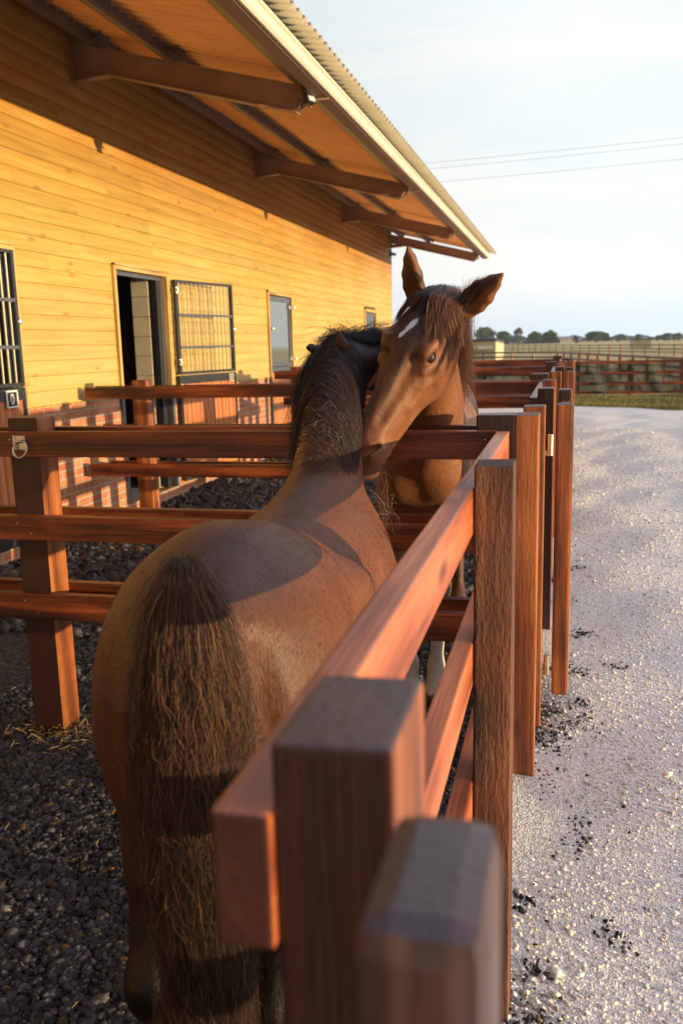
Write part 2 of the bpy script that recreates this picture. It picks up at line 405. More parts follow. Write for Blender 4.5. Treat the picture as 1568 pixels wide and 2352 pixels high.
def sheet(name, x0, x1, y0, y1, z, mat, nx=2, ny=2, hf=None, kind='structure'):
    xs = np.linspace(x0, x1, nx); ys = np.linspace(y0, y1, ny)
    X, Y = np.meshgrid(xs, ys); Z = np.full(X.shape, z, float)
    if hf is not None: Z = Z + hf(X, Y)
    V = np.stack([X.ravel(), Y.ravel(), Z.ravel()], 1)
    i = np.arange(nx * ny).reshape(ny, nx)
    F = np.stack([i[:-1, :-1].ravel(), i[:-1, 1:].ravel(), i[1:, 1:].ravel(), i[1:, :-1].ravel()], 1)
    return tag(mesh_np(name, V, F, mat, smooth=hf is not None), kind=kind)
sheet('field', -900, 900, -60, 1500, -.06, FIELD)
def lumpy(s, a, f):
    ph = rs.rand(12, 4)
    def h(X, Y):
        Z = np.zeros(X.shape)
        for k in range(12):
            an = ph[k, 0] * 6.28; fr = f * (1 + 3 * ph[k, 1])
            Z += a / (1 + 3 * ph[k, 1]) * np.sin(fr * (np.cos(an) * X + np.sin(an) * Y) + ph[k, 2] * 6.28)
        return np.maximum(Z * .35, -.035)
    return h
gv = lumpy(1, .024, 3.0)
# gravel yard: polygon-ish sheet reaching a curved far edge
def gravel_yard():
    nx, ny = 150, 260
    u = np.linspace(0, 1, nx); v = np.linspace(0, 1, ny)
    U, Vv = np.meshgrid(u, v)
    X = -.20 + U * 22
    far = 22.6 - .5 * np.clip(X, -1, 30) + .25 * np.sin(X * 1.7) + .12 * np.sin(X * 5.1)
    Y = -4 + (far + 4) * (Vv ** 1.2)
    Z = gv(X, Y) * np.clip((far - Y) / 3, 0, 1) * np.clip((X + .2) * 4, 0, 1)
    V = np.stack([X.ravel(), Y.ravel(), Z.ravel()], 1)
    i = np.arange(nx * ny).reshape(ny, nx)
    F = np.stack([i[:-1, :-1].ravel(), i[:-1, 1:].ravel(), i[1:, 1:].ravel(), i[1:, :-1].ravel()], 1)
    return tag(mesh_np('gravel_yard', V, F, GRAVEL, smooth=True), kind='structure')
gravel_yard()
sheet('gravel_yard', -4.4, -.2, 15.3, 25.0, -.006, GRAVEL)
bh = lumpy(2, .03, 3.0)
sheet('pen_bedding', -4.50, -.20, -2, 15.3, -.004, BED, 120, 300, lambda X, Y: bh(X, Y) * .8 * np.clip((-.2 - X) * 5, 0, 1))

# scattered lumps / stones as one mesh each
def ico(sub):
    bm = bmesh.new(); bmesh.ops.create_icosphere(bm, subdivisions=sub, radius=1.0)
    bm.verts.ensure_lookup_table()
    V = np.array([v.co[:] for v in bm.verts]); F = np.array([[v.index for v in f.verts] for f in bm.faces]); bm.free(); return V, F
ICO1, ICO2 = ico(1), ico(2)
def randrot(n):
    q = rs.randn(n, 4); q /= np.linalg.norm(q, axis=1)[:, None]
    w_, x, y, z = q.T
    return np.stack([1 - 2 * (y * y + z * z), 2 * (x * y - z * w_), 2 * (x * z + y * w_), 2 * (x * y + z * w_), 1 - 2 * (x * x + z * z), 2 * (y * z - x * w_),
                     2 * (x * z - y * w_), 2 * (y * z + x * w_), 1 - 2 * (x * x + y * y)], 1).reshape(n, 3, 3)
def scatter(name, P, size, mat, base=ICO1, flat=.6, rough=.3, ntemp=6, smooth=False, tint=None, label=None, cat=None):
    n = len(P); B, F = base; nb = len(B)
    temps = []
    for k in range(ntemp):
        T = B * (1 + rough * rs.randn(nb)[:, None]); T = T * (1, rs.uniform(.65, 1), rs.uniform(.5, .9)); temps.append(T)
    temps = np.array(temps)[rs.randint(0, ntemp, n)]
    Rm = randrot(n)
    V = np.einsum('nij,nkj->nki', Rm, temps) * size[:, None, None]
    V[:, :, 2] *= flat
    V += P[:, None, :]
    Fa = (F[None] + (np.arange(n) * nb)[:, None, None]).reshape(-1, 3)
    colr = None
    if tint is not None: colr = np.repeat(tint, nb, axis=0)
    return tag(mesh_np(name, V.reshape(-1, 3), Fa, mat, smooth=smooth, colors=colr), label, cat, kind='stuff')
def tint_mat(name, rough=.9, bsc=120, bst=.6, dist=.01, spec=.3):
    m, t, b = new_mat(name); b.inputs['Specular IOR Level'].default_value = spec
    at = node(t, 'ShaderNodeAttribute', attribute_name='tint')
    c = t.nodes.new('ShaderNodeTexCoord'); n = noise(t, c.outputs['Object'], bsc, 4, .7)
    cc = mixc(t, .6, at.outputs['Color'], ramp(t, n, [(.3, (.5, .5, .5)), (.7, (1.35, 1.35, 1.35))]).outputs[0], 'MULTIPLY')
    lk(t, cc, b.inputs['Base Color']); b.inputs['Roughness'].default_value = rough
    bump(t, b, n, bst, dist); return m
CRUMB = tint_mat('bedding_crumb', 1.0, 260, 1.0, .006, 0.0)
STONE = tint_mat('stone_chip', .8, 90, .6, .004)
def in_view_xy(P, margin=60):
    q = (P - np.array([0, 0, HC])) @ M       # camera coords
    x = q[:, 0] / q[:, 2] * FPX + CX; y = q[:, 1] / q[:, 2] * FPX + CY
    return (q[:, 2] > .2) & (x > -margin - 200) & (x < 1568 + margin + 200) & (y < 2352 + margin + 150)
def rpts(n, x0, x1, y0, y1):
    P = np.stack([rs.uniform(x0, x1, n), rs.uniform(y0, y1, n), np.zeros(n)], 1)
    return P[in_view_xy(P)]
Pn = rpts(60000, -2.6, -.22, 1.2, 4.4); Pn[:, 2] = bh(Pn[:, 0], Pn[:, 1]) * .8 + .002
Pf = rpts(46000, -4.45, -.3, 4.4, 13); Pf[:, 2] = bh(Pf[:, 0], Pf[:, 1]) * .8 + .002
def crumb_tint(n, P):
    g = np.clip(rs.gamma(4.0, .019, n) + .022, 0, .24)[:, None] * np.array([1.0, .95, .94])
    br = rs.rand(n) < .025; g[br] = np.array([.20, .13, .06]) * rs.uniform(.5, 1.2, (br.sum(), 1)); return g
scatter('bedding_crumbs', Pn, rs.gamma(5, .0014, len(Pn)) + .002, CRUMB, ICO2, .95, .20, tint=crumb_tint(len(Pn), Pn), label='dark crumbly bedding covering the pen floor around the pony', cat='bedding')
scatter('bedding_crumbs', Pf, rs.gamma(5, .0036, len(Pf)) + .005, CRUMB, ICO1, .9, .40, tint=crumb_tint(len(Pf), Pf), label='dark crumbly bedding in the pens farther back by the brick plinth', cat='bedding')
Pg = rpts(110000, -.12, 2.6, 1.3, 6.5); Pg = Pg[(Pg[:, 0] < Pg[:, 1] * .42 + .2)]
keep = rs.rand(len(Pg)) < np.clip(1.2 - Pg[:, 1] * .14, .15, 1); Pg = Pg[keep]
Pg[:, 2] = gv(Pg[:, 0], Pg[:, 1]) - .001
def stone_tint(n):
    g = np.clip(.68 + .12 * rs.randn(n), .28, .88)[:, None] * np.array([1.0, .93, .83]) * (1 + .05 * rs.randn(n, 3)); return g
scatter('gravel_chippings', Pg, rs.gamma(2.6, .0014, len(Pg)) + .0016, STONE, ICO1, .75, .28, tint=stone_tint(len(Pg)), label='pale limestone chippings loose on the yard beside the fence', cat='gravel')
Ph = rpts(90000, .0, 6.0, 6.5, 17); Ph = Ph[(rs.rand(len(Ph)) < .75)]
Ph[:, 2] = gv(Ph[:, 0], Ph[:, 1]) - .001
scatter('gravel_chippings', Ph, rs.gamma(2.6, .0022, len(Ph)) + .003, STONE, ICO1, .75, .28, tint=stone_tint(len(Ph)), label='pale limestone chippings farther along the open yard', cat='gravel')
ne = 520; yy = 1.5 + rs.rand(ne) ** 1.3 * 6; xx = -.13 + np.abs(rs.randn(ne)) * .10
Pe = np.stack([xx, yy, gv(xx, yy) + .002], 1)
scatter('edge_stones', Pe, rs.gamma(2.2, .0021, ne) + .002, STONE, ICO1, .8, .26, tint=stone_tint(ne) * 1.15, label='larger broken stones lying along the foot of the fence', cat='stones')
cl = np.stack([-.12 + np.abs(rs.randn(30)) * .16, rs.uniform(1.6, 6.5, 30)], 1)
Pc = np.concatenate([c0 + rs.randn(34, 2) * (.030, .045) for c0 in cl]); Pc = Pc[Pc[:, 0] > -.14]
bs = np.concatenate([np.stack([x0_ + rs.randn(110) * .045, y0_ + rs.randn(110) * .06], 1) for x0_, y0_ in ((-.08, 3.17), (-.07, 3.58), (-.06, 3.80), (-.05, 5.02), (-.07, 6.1), (-.06, 1.86), (-.02, 7.5))]); Pc = np.concatenate([Pc, bs])
ex = np.stack([rs.uniform(-.05, 1.6, 260), rs.uniform(1.6, 9, 260)], 1); Pc = np.concatenate([Pc, ex])
Pc = np.stack([Pc[:, 0], Pc[:, 1], gv(Pc[:, 0], Pc[:, 1]) + .004], 1)
scatter('dark_crumbs', Pc, rs.gamma(3, .0012, len(Pc)) + .0018, CRUMB, ICO1, .8, .3, tint=crumb_tint(len(Pc), Pc) * .8, label='dark bedding crumbs spilled in clusters on the pale gravel', cat='crumbs')

# ------------------------------------------------------------------ fences
RAILZ = ((1.208, 1.31), (.864, .965), (.525, .635))
BV = .004
GRP = 'stained timber pen fences beside the stable'
def place(parts, root, name, mat, a, b, bev=BV, jit=0.0):
    loc = tuple((a[i] + b[i]) / 2 for i in range(3)); loc = (loc[0], loc[1], a[2])
    o = MB().box(a, b, bev, jit).build(name, mat, None, loc=loc)
    o.location = Vector(loc) - root.location; o.parent = root
    return o
def side_fence(name, x, y0, y1, posts, label, near=False):
    root = empty(name, (x, (y0 + y1) / 2, 0), label, 'fence', GRP)
    for z0, z1 in RAILZ:
        place(None, root, 'rail', WRAIL if near else W[1], (x - .043, y0, z0), (x, y1, z1))
    for (py, d, wd, mat) in posts:
        place(None, root, 'post', mat, (x + .001, py, 0 - .03), (x + .001 + wd, py + d, 1.36), .005, .0015)
    return root
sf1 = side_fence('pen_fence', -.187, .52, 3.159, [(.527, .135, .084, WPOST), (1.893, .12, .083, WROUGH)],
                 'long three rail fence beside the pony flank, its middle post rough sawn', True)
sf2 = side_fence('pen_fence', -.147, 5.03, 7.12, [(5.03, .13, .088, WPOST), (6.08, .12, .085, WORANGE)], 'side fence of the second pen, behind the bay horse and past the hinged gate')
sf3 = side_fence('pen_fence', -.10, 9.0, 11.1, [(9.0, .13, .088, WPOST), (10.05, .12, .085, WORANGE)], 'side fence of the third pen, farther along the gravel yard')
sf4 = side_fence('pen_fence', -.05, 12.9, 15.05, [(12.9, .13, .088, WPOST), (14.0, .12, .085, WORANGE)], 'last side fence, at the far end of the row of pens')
def tie_ring(root, x, y, z):
    m = MB().box((x - .029, y - .006, z - .028), (x + .029, y, z + .028), .001)
    for dx, dz in ((-.019, .02), (.019, .02), (-.019, -.02), (.019, -.02)):
        m.tube([(x + dx, y - .009, z + dz), (x + dx, y - .005, z + dz)], .005, 8)
    o = m.build('ring_plate', GALV, None, loc=(x, y, z)); o.location = Vector((x, y, z)) - root.location; o.parent = root
    r = MB(); c = Vector((x + .012, y - .022, z - .025))
    r.tube([c + Vector((math.cos(a) * .030, math.sin(a) * .010, math.sin(a) * .033)) for a in [2 * math.pi * k / 28 for k in range(28)]], .0045, 8, closed=True)
    r.tube([(x - .018, y - .008, z + .002), (x - .005, y - .022, z + .006), (x + .012, y - .026, z + .006), (x + .018, y - .008, z + .003)], .004, 8)
    q = r.build('tie_ring', GALV, None, True, loc=(x, y, z)); q.parent = o
    q.location = (0, 0, 0)
def cross_fence(y, xl, xr, posts, label, ring=False, double=True, dz=0.0):
    """y: front face of front rail; posts at x list (left edge)"""
    root = empty('pen_fence', ((xl + xr) / 2, y + .1, 0), label, 'fence', GRP)
    for k, (z0, z1) in enumerate(RAILZ):
        xa = xl + (.40 if (k == 1 and xl < -3) else 0)
        place(None, root, 'rail', W[0], (xa, y, z0), (xr, y + .044, z1))
        if double: place(None, root, 'rail', W[0], (xl + .05 * k, y + .181, z0 + .004), (xr + .10, y + .225, z1 + .003))
    for px, mat in posts:
        place(None, root, 'post', mat, (px, y + .045, -.03), (px + .135, y + .18, 1.362), .005, .0015)
    # nail heads
    for px, _ in (posts if y < 4 else []):
        for z0, z1 in RAILZ:
            for dx, zz in ((.035, z1 - .03), (.095, z0 + .03)):
                o = MB().tube([(px + dx, y - .0012, zz), (px + dx, y + .002, zz)], .0035, 6).build('nail_head', GALV, root); o.location = -root.location
    if ring: tie_ring(root, -2.125, y, 1.267)
    return root
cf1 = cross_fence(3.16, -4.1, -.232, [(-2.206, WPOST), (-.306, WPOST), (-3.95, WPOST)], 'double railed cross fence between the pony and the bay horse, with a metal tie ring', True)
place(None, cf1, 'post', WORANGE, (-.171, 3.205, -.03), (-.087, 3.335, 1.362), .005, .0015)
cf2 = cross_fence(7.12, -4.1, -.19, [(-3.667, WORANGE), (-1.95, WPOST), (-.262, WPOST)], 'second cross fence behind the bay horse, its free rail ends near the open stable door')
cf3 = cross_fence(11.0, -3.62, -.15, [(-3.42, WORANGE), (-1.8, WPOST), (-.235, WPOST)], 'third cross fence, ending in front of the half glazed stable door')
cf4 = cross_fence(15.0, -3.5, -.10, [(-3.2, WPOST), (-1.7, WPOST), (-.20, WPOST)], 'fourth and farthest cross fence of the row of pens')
# gates
def gate(x0, y0, y1, label, near=False, wd=.071):
    root = empty('pen_gate', (x0 + .035, (y0 + y1) / 2, 0), label, 'gate', 'timber pen gates along the gravel yard')
    def P(name, mat, a, b, bev=.004): return place(None, root, name, mat, a, b, bev)
    P('stile', WGATE if near else WORANGE, (x0, y0, .105), (x0 + wd, y0 + .115, 1.36), .012 if not near else .020)
    P('stile', WGATE if near else WPOST, (x0, y1 - .115, .105), (x0 + wd, y1, 1.36), .012 if not near else .017)
    for z0, z1 in ((1.19, 1.30), (.86, .965), (.52, .63), (.16, .28)):
        P('rail', W[1], (x0 + .014, y0 + .116, z0), (x0 + .057, y1 - .116, z1))
    return root
g2 = gate(-.034, 3.755, 5.005, 'closed timber gate of the second pen, hung on a bright zinc hinge')
g3 = gate(.005, 7.70, 8.97, 'closed timber gate of the third pen')
g4 = gate(.04, 11.65, 12.87, 'farthest closed timber gate, near the end of the pens')
g1 = gate(-.0905, -.80, .466, 'timber gate before the first fence post, its blunt rounded end stile grey and weathered', True, .062)
def hinge(root, x, y, z, s=1):
    h = MB()
    h.tube([(x, y, z - .005), (x, y, z + .055)], .0125, 16)
    h.tube([(x, y, z - .03), (x, y, z - .006)], .0125, 16)
    h.box((x - .040, y - .003, z - .03), (x - .006, y + .003, z - .012), .001)
    o = h.build('hinge', ZINC, root, True); o.location = -root.location
    p = MB(); p.box((x - .046, y + .02, z - .06), (x - .041, y + .045, z + .085), .001)
    q = p.build('hinge_plate', ZINC, root); q.location = -root.location
hinge(g2, -.054, 3.70, 1.187); hinge(g2, -.054, 3.70, .25)
b_ = MB(); b_.tube([(.036, 3.80, 1.0), (.046, 3.80, 1.0)], .010, 12); o_ = b_.build('bolt_head', ZINC, g2); o_.location = -g2.location
def gate_post(x, y, label):
    r = MB().box((x, y, -.03), (x + .084, y + .135, 1.362), .005, .0015).build('gate_post', WORANGE, None, loc=(x + .04, y + .07, 0))
    tag(r, label, 'post', 'gate hanging posts between the pens'); return r
gate_post(-.160, 3.613, 'orange brown gate post that carries the zinc hinge, just behind the corner post')
gate_post(-.115, 7.52, 'gate hanging post at the start of the third pen')
gate_post(-.07, 11.45, 'gate hanging post near the far end of the pens')

# straw caught around the post on the left
def straw(n, cx, cy, sx, sy, z0=.01, l=.05, name='straw', label='yellow straw lying on the dark bedding around the left fence post'):
    P = np.stack([cx + rs.randn(n) * sx, cy + rs.randn(n) * sy, z0 + np.abs(rs.randn(n)) * .012], 1)
    an = rs.rand(n) * 6.28; L = l * rs.uniform(.4, 1.2, n); t = np.stack([np.cos(an), np.sin(an), rs.randn(n) * .35], 1) * L[:, None] / 2
    w_ = np.stack([-np.sin(an), np.cos(an), np.zeros(n)], 1) * .0012; u = np.array([0, 0, .0012])
    V = np.concatenate([P - t - w_, P - t + w_, P - t + u, P + t - w_, P + t + w_, P + t + u]).reshape(6, n, 3).transpose(1, 0, 2).reshape(-1, 3)
    f = np.array([[0, 1, 4, 3], [1, 2, 5, 4], [2, 0, 3, 5]]); F = (f[None] + (np.arange(n) * 6)[:, None, None]).reshape(-1, 4)
    g = np.repeat(np.array([.50, .34, .13]) * rs.uniform(.5, 1.2, (n, 1)), 6, axis=0)
    return tag(mesh_np(name, V, F, STONE, colors=g), label, 'straw', kind='stuff')
straw(260, -2.05, 3.22, .13, .10)
straw(200, -1.3, 2.6, .7, .9, label='thin pale stalks scattered over the dark pen floor', l=.035)
# ------------------------------------------------------------------ stable building
XW = -4.49; YA, YB = -3.0, 23.85
bld = empty('stable_building', (XW, 10, 0), 'long stable with golden timber cladding on a red brick plinth under a corrugated roof', 'stable')
def PT(o, root=None): 
    root = root or bld
    o.parent = root
    p = Vector((0, 0, 0)); r = root
    while r is not None: p += r.location; r = r.parent
    o.location = o.location - p
    return o
OPEN = [(5.42, 6.80, 0, 2.50), (8.50, 9.78, 0, 2.48), (13.40, 14.66, 0, 2.46), (20.35, 21.60, 1.15, 2.40)]
# cladding boards, shiplap: real boards with staggered joints
V = []; F = []; T = []
bhh = .1335; z = 1.15; row = 0
while z < 4.62:
    z1 = z + bhh; y = YA - rnd.random() * 3
    segs = [(YA, YB)]
    for (a, b, c, d) in OPEN:
        if z1 > c and z < d - .02:
            segs = [s for (p, q) in segs for s in ((p, min(q, a)), (max(p, b), q)) if s[1] - s[0] > .01]
    y = YA - rnd.random() * 3.5
    joints = []
    while y < YB: joints.append(y); y += rnd.choice((2.4, 3.0, 3.6, 3.9)) + rnd.random() * .2
    joints.append(YB + 1)
    for j in range(len(joints) - 1):
        tv = (rnd.random(), rnd.random(), rnd.random())
        for (p, q) in segs:
            a = max(p, joints[j] + .0012); b = min(q, joints[j + 1] - .0012)
            if b - a < .01: continue
            zt = min(z1, 4.62)
            # profile: (x offset, z)
            prof = [(.0, z + .001), (.0205, z + .001), (.0215, z + .004), (.0190, zt - .004), (.0160, zt - .001), (.0, zt - .001)]
            k = len(V)
            for yy in (a, b):
                for (dx, zz) in prof: V.append((XW - .02 + dx, yy, zz)); T.append(tv)
            n = len(prof)
            for i in range(1, n): F.append((k + i - 1, k + i, k + n + i, k + n + i - 1))
            F.append((k + 0, k + n, k + n + n - 1, k + n - 1))
    z = z1; row += 1
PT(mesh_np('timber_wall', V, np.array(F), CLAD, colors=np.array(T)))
# solid structure behind the boards and brick plinth, split round the openings
def wall_segments(ops, z0, z1, x0, x1, name, mat, ya=YA, yb=YB):
    m = MB(); cur = ya
    for (a, b, c, d) in sorted(ops):
        if c < z1 - .01 and d > z0:
            m.box((x0, cur, z0), (x1, a, z1)); cur = b
            if d < z1: m.box((x0, a + .0005, d), (x1, b - .0005, z1))
            if c > z0: m.box((x0, a + .0005, z0), (x1, b - .0005, c))
    m.box((x0, cur, z0), (x1, yb, z1))
    return PT(m.build(name, mat))
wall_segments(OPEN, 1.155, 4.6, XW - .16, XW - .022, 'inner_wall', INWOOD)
wall_segments(OPEN[:3], -.35, 1.135, XW - .13, XW - .004, 'brick_plinth', BRICK)
m = MB()
for a, b in ((YA, 5.42), (6.80, 8.50), (9.78, 13.40), (14.66, YB)): m.box((XW - .13, a, 1.137), (XW + .012, b, 1.1485)); PT(m.build('drip_board', TRIM)); m = MB()
m.bm.free()
for a, b in ((8.5, 9.78), (5.42, 6.8), (13.4, 14.66)): PT(MB().box((XW - .1, a, -.35), (XW + .02, b, .012), .004).build('brick_threshold', BRICK))
# gable and far walls
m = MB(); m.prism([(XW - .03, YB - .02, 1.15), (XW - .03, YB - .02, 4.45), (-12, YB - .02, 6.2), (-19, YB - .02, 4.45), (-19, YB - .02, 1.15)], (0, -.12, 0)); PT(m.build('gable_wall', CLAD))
m = MB(); m.box((-19, YB - .14, -.05), (XW - .14, YB - .01, 1.14)); PT(m.build('gable_plinth', BRICK))
# rafters (tapered, haunched I sections)
RY = [8.035, 13.145, 18.477, 23.763, 2.9, -2.2]
def zt(x): return 4.415 - .258 * (x + 4.478)
for y in RY:
    root = MB()
    prof = [(-4.47, zt(-4.47)), (-4.47, 4.19), (-2.33, 3.635), (-2.235, 3.70), (-2.20, zt(-2.20))]
    root.prism([(a, y - .004, b) for a, b in prof], (0, .008, 0))
    # bottom flange
    d = Vector((-2.33 + 4.12, 0, 3.635 - 4.105)).normalized(); nrm = Vector((d.z, 0, -d.x)) * .006
    c0 = Vector((-4.12, y, 4.11)); c1 = Vector((-2.325, y, 3.637))
    root.obox((c0 + c1) / 2, (c1 - c0) / 2, (0, .052, 0), nrm)
    h0 = Vector((-4.475, y, 4.085)); root.obox((h0 + c0) / 2, (c0 - h0) / 2, (0, .0515, 0), (0.0003, 0, .006))
    root.prism([(-4.47, y - .003, 4.18), (-4.47, y - .003, 4.09), (-4.12, y - .003, 4.112)], (0, .006, 0))
    # top flange
    a = Vector((-4.47, y, zt(-4.47))); b = Vector((-2.20, y, zt(-2.20))); d2 = (b - a).normalized()
    root.obox((a + b) / 2, (b - a) / 2, (0, .05, 0), Vector((-d2.z, 0, d2.x)) * .005)
    # end plate
    root.obox((-2.262, y, 3.762), (.055, 0, .085), (0, .045, 0), (.004, 0, -.003))
    root.obox((-4.476, y, 4.26), (.006, 0, 0), (0, .058, 0), (0, 0, .175))
    ob = PT(root.build('rafter', STEEL))
    for px in (-4.22, -3.47): 
        cl = MB()
        zz = zt(px) + .07
        for dz in (-.03, .03):
            for dy in (-.05, -.02, .03): cl.tube([(px + .078, y + dy, zz + dz), (px + .092, y + dy, zz + dz)], .008, 6)
        cl.box((px + .066, y - .09, zz - .065), (px + .080, y + .09, zz + .055)); PT(cl.build('purlin_cleat', PURLIN))
    PT(MB().tube([(-2.232, y + .04, 3.70), (-2.232, y + .075, 3.70)], .011, 8).build('end_bolt', ZINC))
    # soffit ends of rafter
for px in (-4.28, -3.55, -2.34):
    m = MB(); d = Vector((1, 0, -.258)).normalized(); nn = Vector((.258, 0, 1)).normalized()
    base = Vector((px, 0, zt(px) + .006))
    y0, y1 = YA - .5, YB + .55
    for (off, up, hx, hu) in ((.0, .065, .003, .065), (.035, .003, .038, .003), (-.032, .128, .035, .003), (.074, .012, .003, .012)):
        c = base + d * off + nn * up + Vector((0, (y0 + y1) / 2, 0))
        m.obox(c, d * hx, (0, (y1 - y0) / 2, 0), nn * hu)
    PT(m.build('purlin', PURLIN))
# corrugated roof sheets
def corrugated():
    pitch = .146; y0, y1 = YA - 1, 24.72
    ny = int((y1 - y0) / pitch * 10); ys = np.linspace(y0, y1, ny)
    xs = np.array([-12, -8.0, -4.5, -3.0, -2.2, -1.835])
    w_ = np.sin(ys / pitch * 2 * np.pi)
    prof = .023 * np.sign(w_) * np.abs(w_) ** .8
    V = []
    for off in (0.0, .0075):
        for x in xs:
            V.append(np.stack([np.full(ny, x), ys, zt(x) + .160 + prof + off], 1))
    V = np.concatenate(V); nx = len(xs); i = np.arange(2 * nx * ny).reshape(2, nx, ny); F = []
    def q(a, b, c, d): F.append(np.stack([a, b, c, d], 1))
    for l in range(2):
        for k in range(nx - 1): q(i[l, k, :-1], i[l, k + 1, :-1], i[l, k + 1, 1:], i[l, k, 1:])
    q(i[0, -1, :-1], i[1, -1, :-1], i[1, -1, 1:], i[0, -1, 1:])
    q(i[0, :-1, -1], i[0, 1:, -1], i[1, 1:, -1], i[1, :-1, -1])
    under_v = np.concatenate([np.stack([np.full(ny, x), ys, zt(x) + .150 + prof * 1.35], 1) for x in (-12, -8.0, -4.5, -3.0, -2.175)]); j = np.arange(5 * ny).reshape(5, ny)
    PT(mesh_np('bounce_tint_layer', under_v, np.concatenate([np.stack([j[k, :-1], j[k + 1, :-1], j[k + 1, 1:], j[k, 1:]], 1) for k in range(4)]), SOFFIT))  # added layer: underside of the sheet with orange bounce light painted in
    return PT(mesh_np('corrugated_roof', V, np.concatenate(F), SHEET))
corrugated()
m = MB(); m.prism([(-12, YA - 1, 6.52), (-12, YA - 1, 6.55), (-21, YA - 1, 4.2), (-21, YA - 1, 4.17)], (0, 27.7, 0)); PT(m.build('back_roof_slope', SHEET))
# gutter: moulded box gutter with a rolled lip
m = MB()
gp = [(-2.052, 3.765), (-2.02, 3.757), (-2.003, 3.775), (-1.998, 3.835), (-1.985, 3.845), (-1.982, 3.862), (-1.992, 3.872), (-2.004, 3.868), (-2.008, 3.85), (-2.012, 3.78), (-2.024, 3.767), (-2.046, 3.773), (-2.047, 3.86), (-2.053, 3.86)]
PT(MB().box((-2.168, YA - .8, 3.752), (-2.056, 24.44, 3.862), .003).build('eave_board', simple('brown_eave_board', (.26, .15, .11), .6)))
m.prism([(a, YA - .8, b) for a, b in gp], (0, 24.45 - YA + .8, 0)); PT(m.build('gutter', GUTTER))
for y in RY: PT(MB().box((-2.20, y - .02, 3.735), (-2.05, y + .02, 3.752)).tube([(-2.215, y, 3.70), (-2.19, y, 3.748)], .008, 8).build('gutter_bracket', ZINC))
# bird spike / cctv stub at the gable corner
m = MB().tube([(XW + .02, 23.70, 3.93), (XW + .14, 23.66, 3.90)], .035, 12).box((XW - .02, 23.62, 3.86), (XW + .03, 23.78, 4.02), .01); PT(m.build('corner_lamp', BLACKM))

# stable interior seen through the open door
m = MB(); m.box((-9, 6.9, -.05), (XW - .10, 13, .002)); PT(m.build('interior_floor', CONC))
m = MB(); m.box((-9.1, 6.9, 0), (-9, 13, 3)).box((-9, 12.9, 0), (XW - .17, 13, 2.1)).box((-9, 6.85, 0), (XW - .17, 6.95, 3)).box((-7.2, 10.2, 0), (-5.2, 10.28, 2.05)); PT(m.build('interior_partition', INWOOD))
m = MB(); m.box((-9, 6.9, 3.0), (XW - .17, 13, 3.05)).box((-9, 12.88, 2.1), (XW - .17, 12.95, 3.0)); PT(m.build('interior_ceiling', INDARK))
m = MB()
for k in range(11): m.box((-4.84, 9.60, .0 + k * .222), (-4.63, 9.95, .216 + k * .222), .006)
m.box((-4.82, 9.62, 0), (-4.65, 9.93, 2.4)); PT(m.build('block_pier', BLOCK))

# doors -------------------------------------------------------------
def knob(m, x, y, z, r=.022):
    m.tube([(x, y, z - r * .9), (x, y, z - r * .4), (x, y, z + r * .4), (x, y, z + r * .9)], [r * .5, r, r, r * .5], 12)
def frame(root, a, b, top, zs=1.15, name='door_frame'):
    for q in (a, b - .045): PT(MB().box((XW - .03, q, zs), (XW + .035, q + .045, top), .003).build(name, TRIM), root)
    PT(MB().box((XW - .031, a + .046, top - .04), (XW + .034, b - .046, top - .001), .003).build('head_trim', TRIMH), root)
    PT(MB().box((XW + .004, a - .0, top + .001), (XW + .05, b + .0, top + .022), .003).build('head_board', TRIMH), root)
    if zs > 1.1 and name == 'door_frame':
        for q in (a, b - .05): PT(MB().box((XW - .03, q, 0.012), (XW + .03, q + .05, zs - .002), .002).build('door_jamb', GREYM), root)
        m = MB()
        m.box((XW - .06, a + .046, zs), (XW - .032, a + .085, top - .042)).box((XW - .06, b - .085, zs), (XW - .032, b - .046, top - .042)).box((XW - .06, a + .085, top - .085), (XW - .032, b - .085, top - .0425))
        PT(m.build('door_channel', GREYM), root)
def number_plate(root, cx, cy, cz, ux, s=1.0, txt='0'):
    """plate with a ring-shaped 0; ux = unit direction along the leaf"""
    ux = Vector(ux).normalized(); n = Vector((ux.y, -ux.x, 0))
    c = Vector((cx, cy, cz)); g = MB()
    for (ou, ov, hu, hv) in ((0, .052, .062, .005), (0, -.052, .062, .005), (-.058, 0, .005, .05), (.058, 0, .005, .05)):
        g.obox(c + ux * ou * s + Vector((0, 0, ov * s)) + n * .006, ux * hu * s, n * .005, (0, 0, hv * s))
    p = MB().obox(c + n * .002, ux * .055 * s, n * .003, (0, 0, .048 * s)).build('number_plate', PLATE); PT(p, root)
    q = g.build('plate_rim', WHITEP); PT(q, root)
    d = MB(); d.tube([c + n * .007 + ux * (math.cos(t) * .016 * s) + Vector((0, 0, math.sin(t) * .030 * s)) for t in [2 * math.pi * k / 24 for k in range(24)]], .006 * s, 6, closed=True)
    d = d.build('numeral', WHITEP, None, True); PT(d, root)
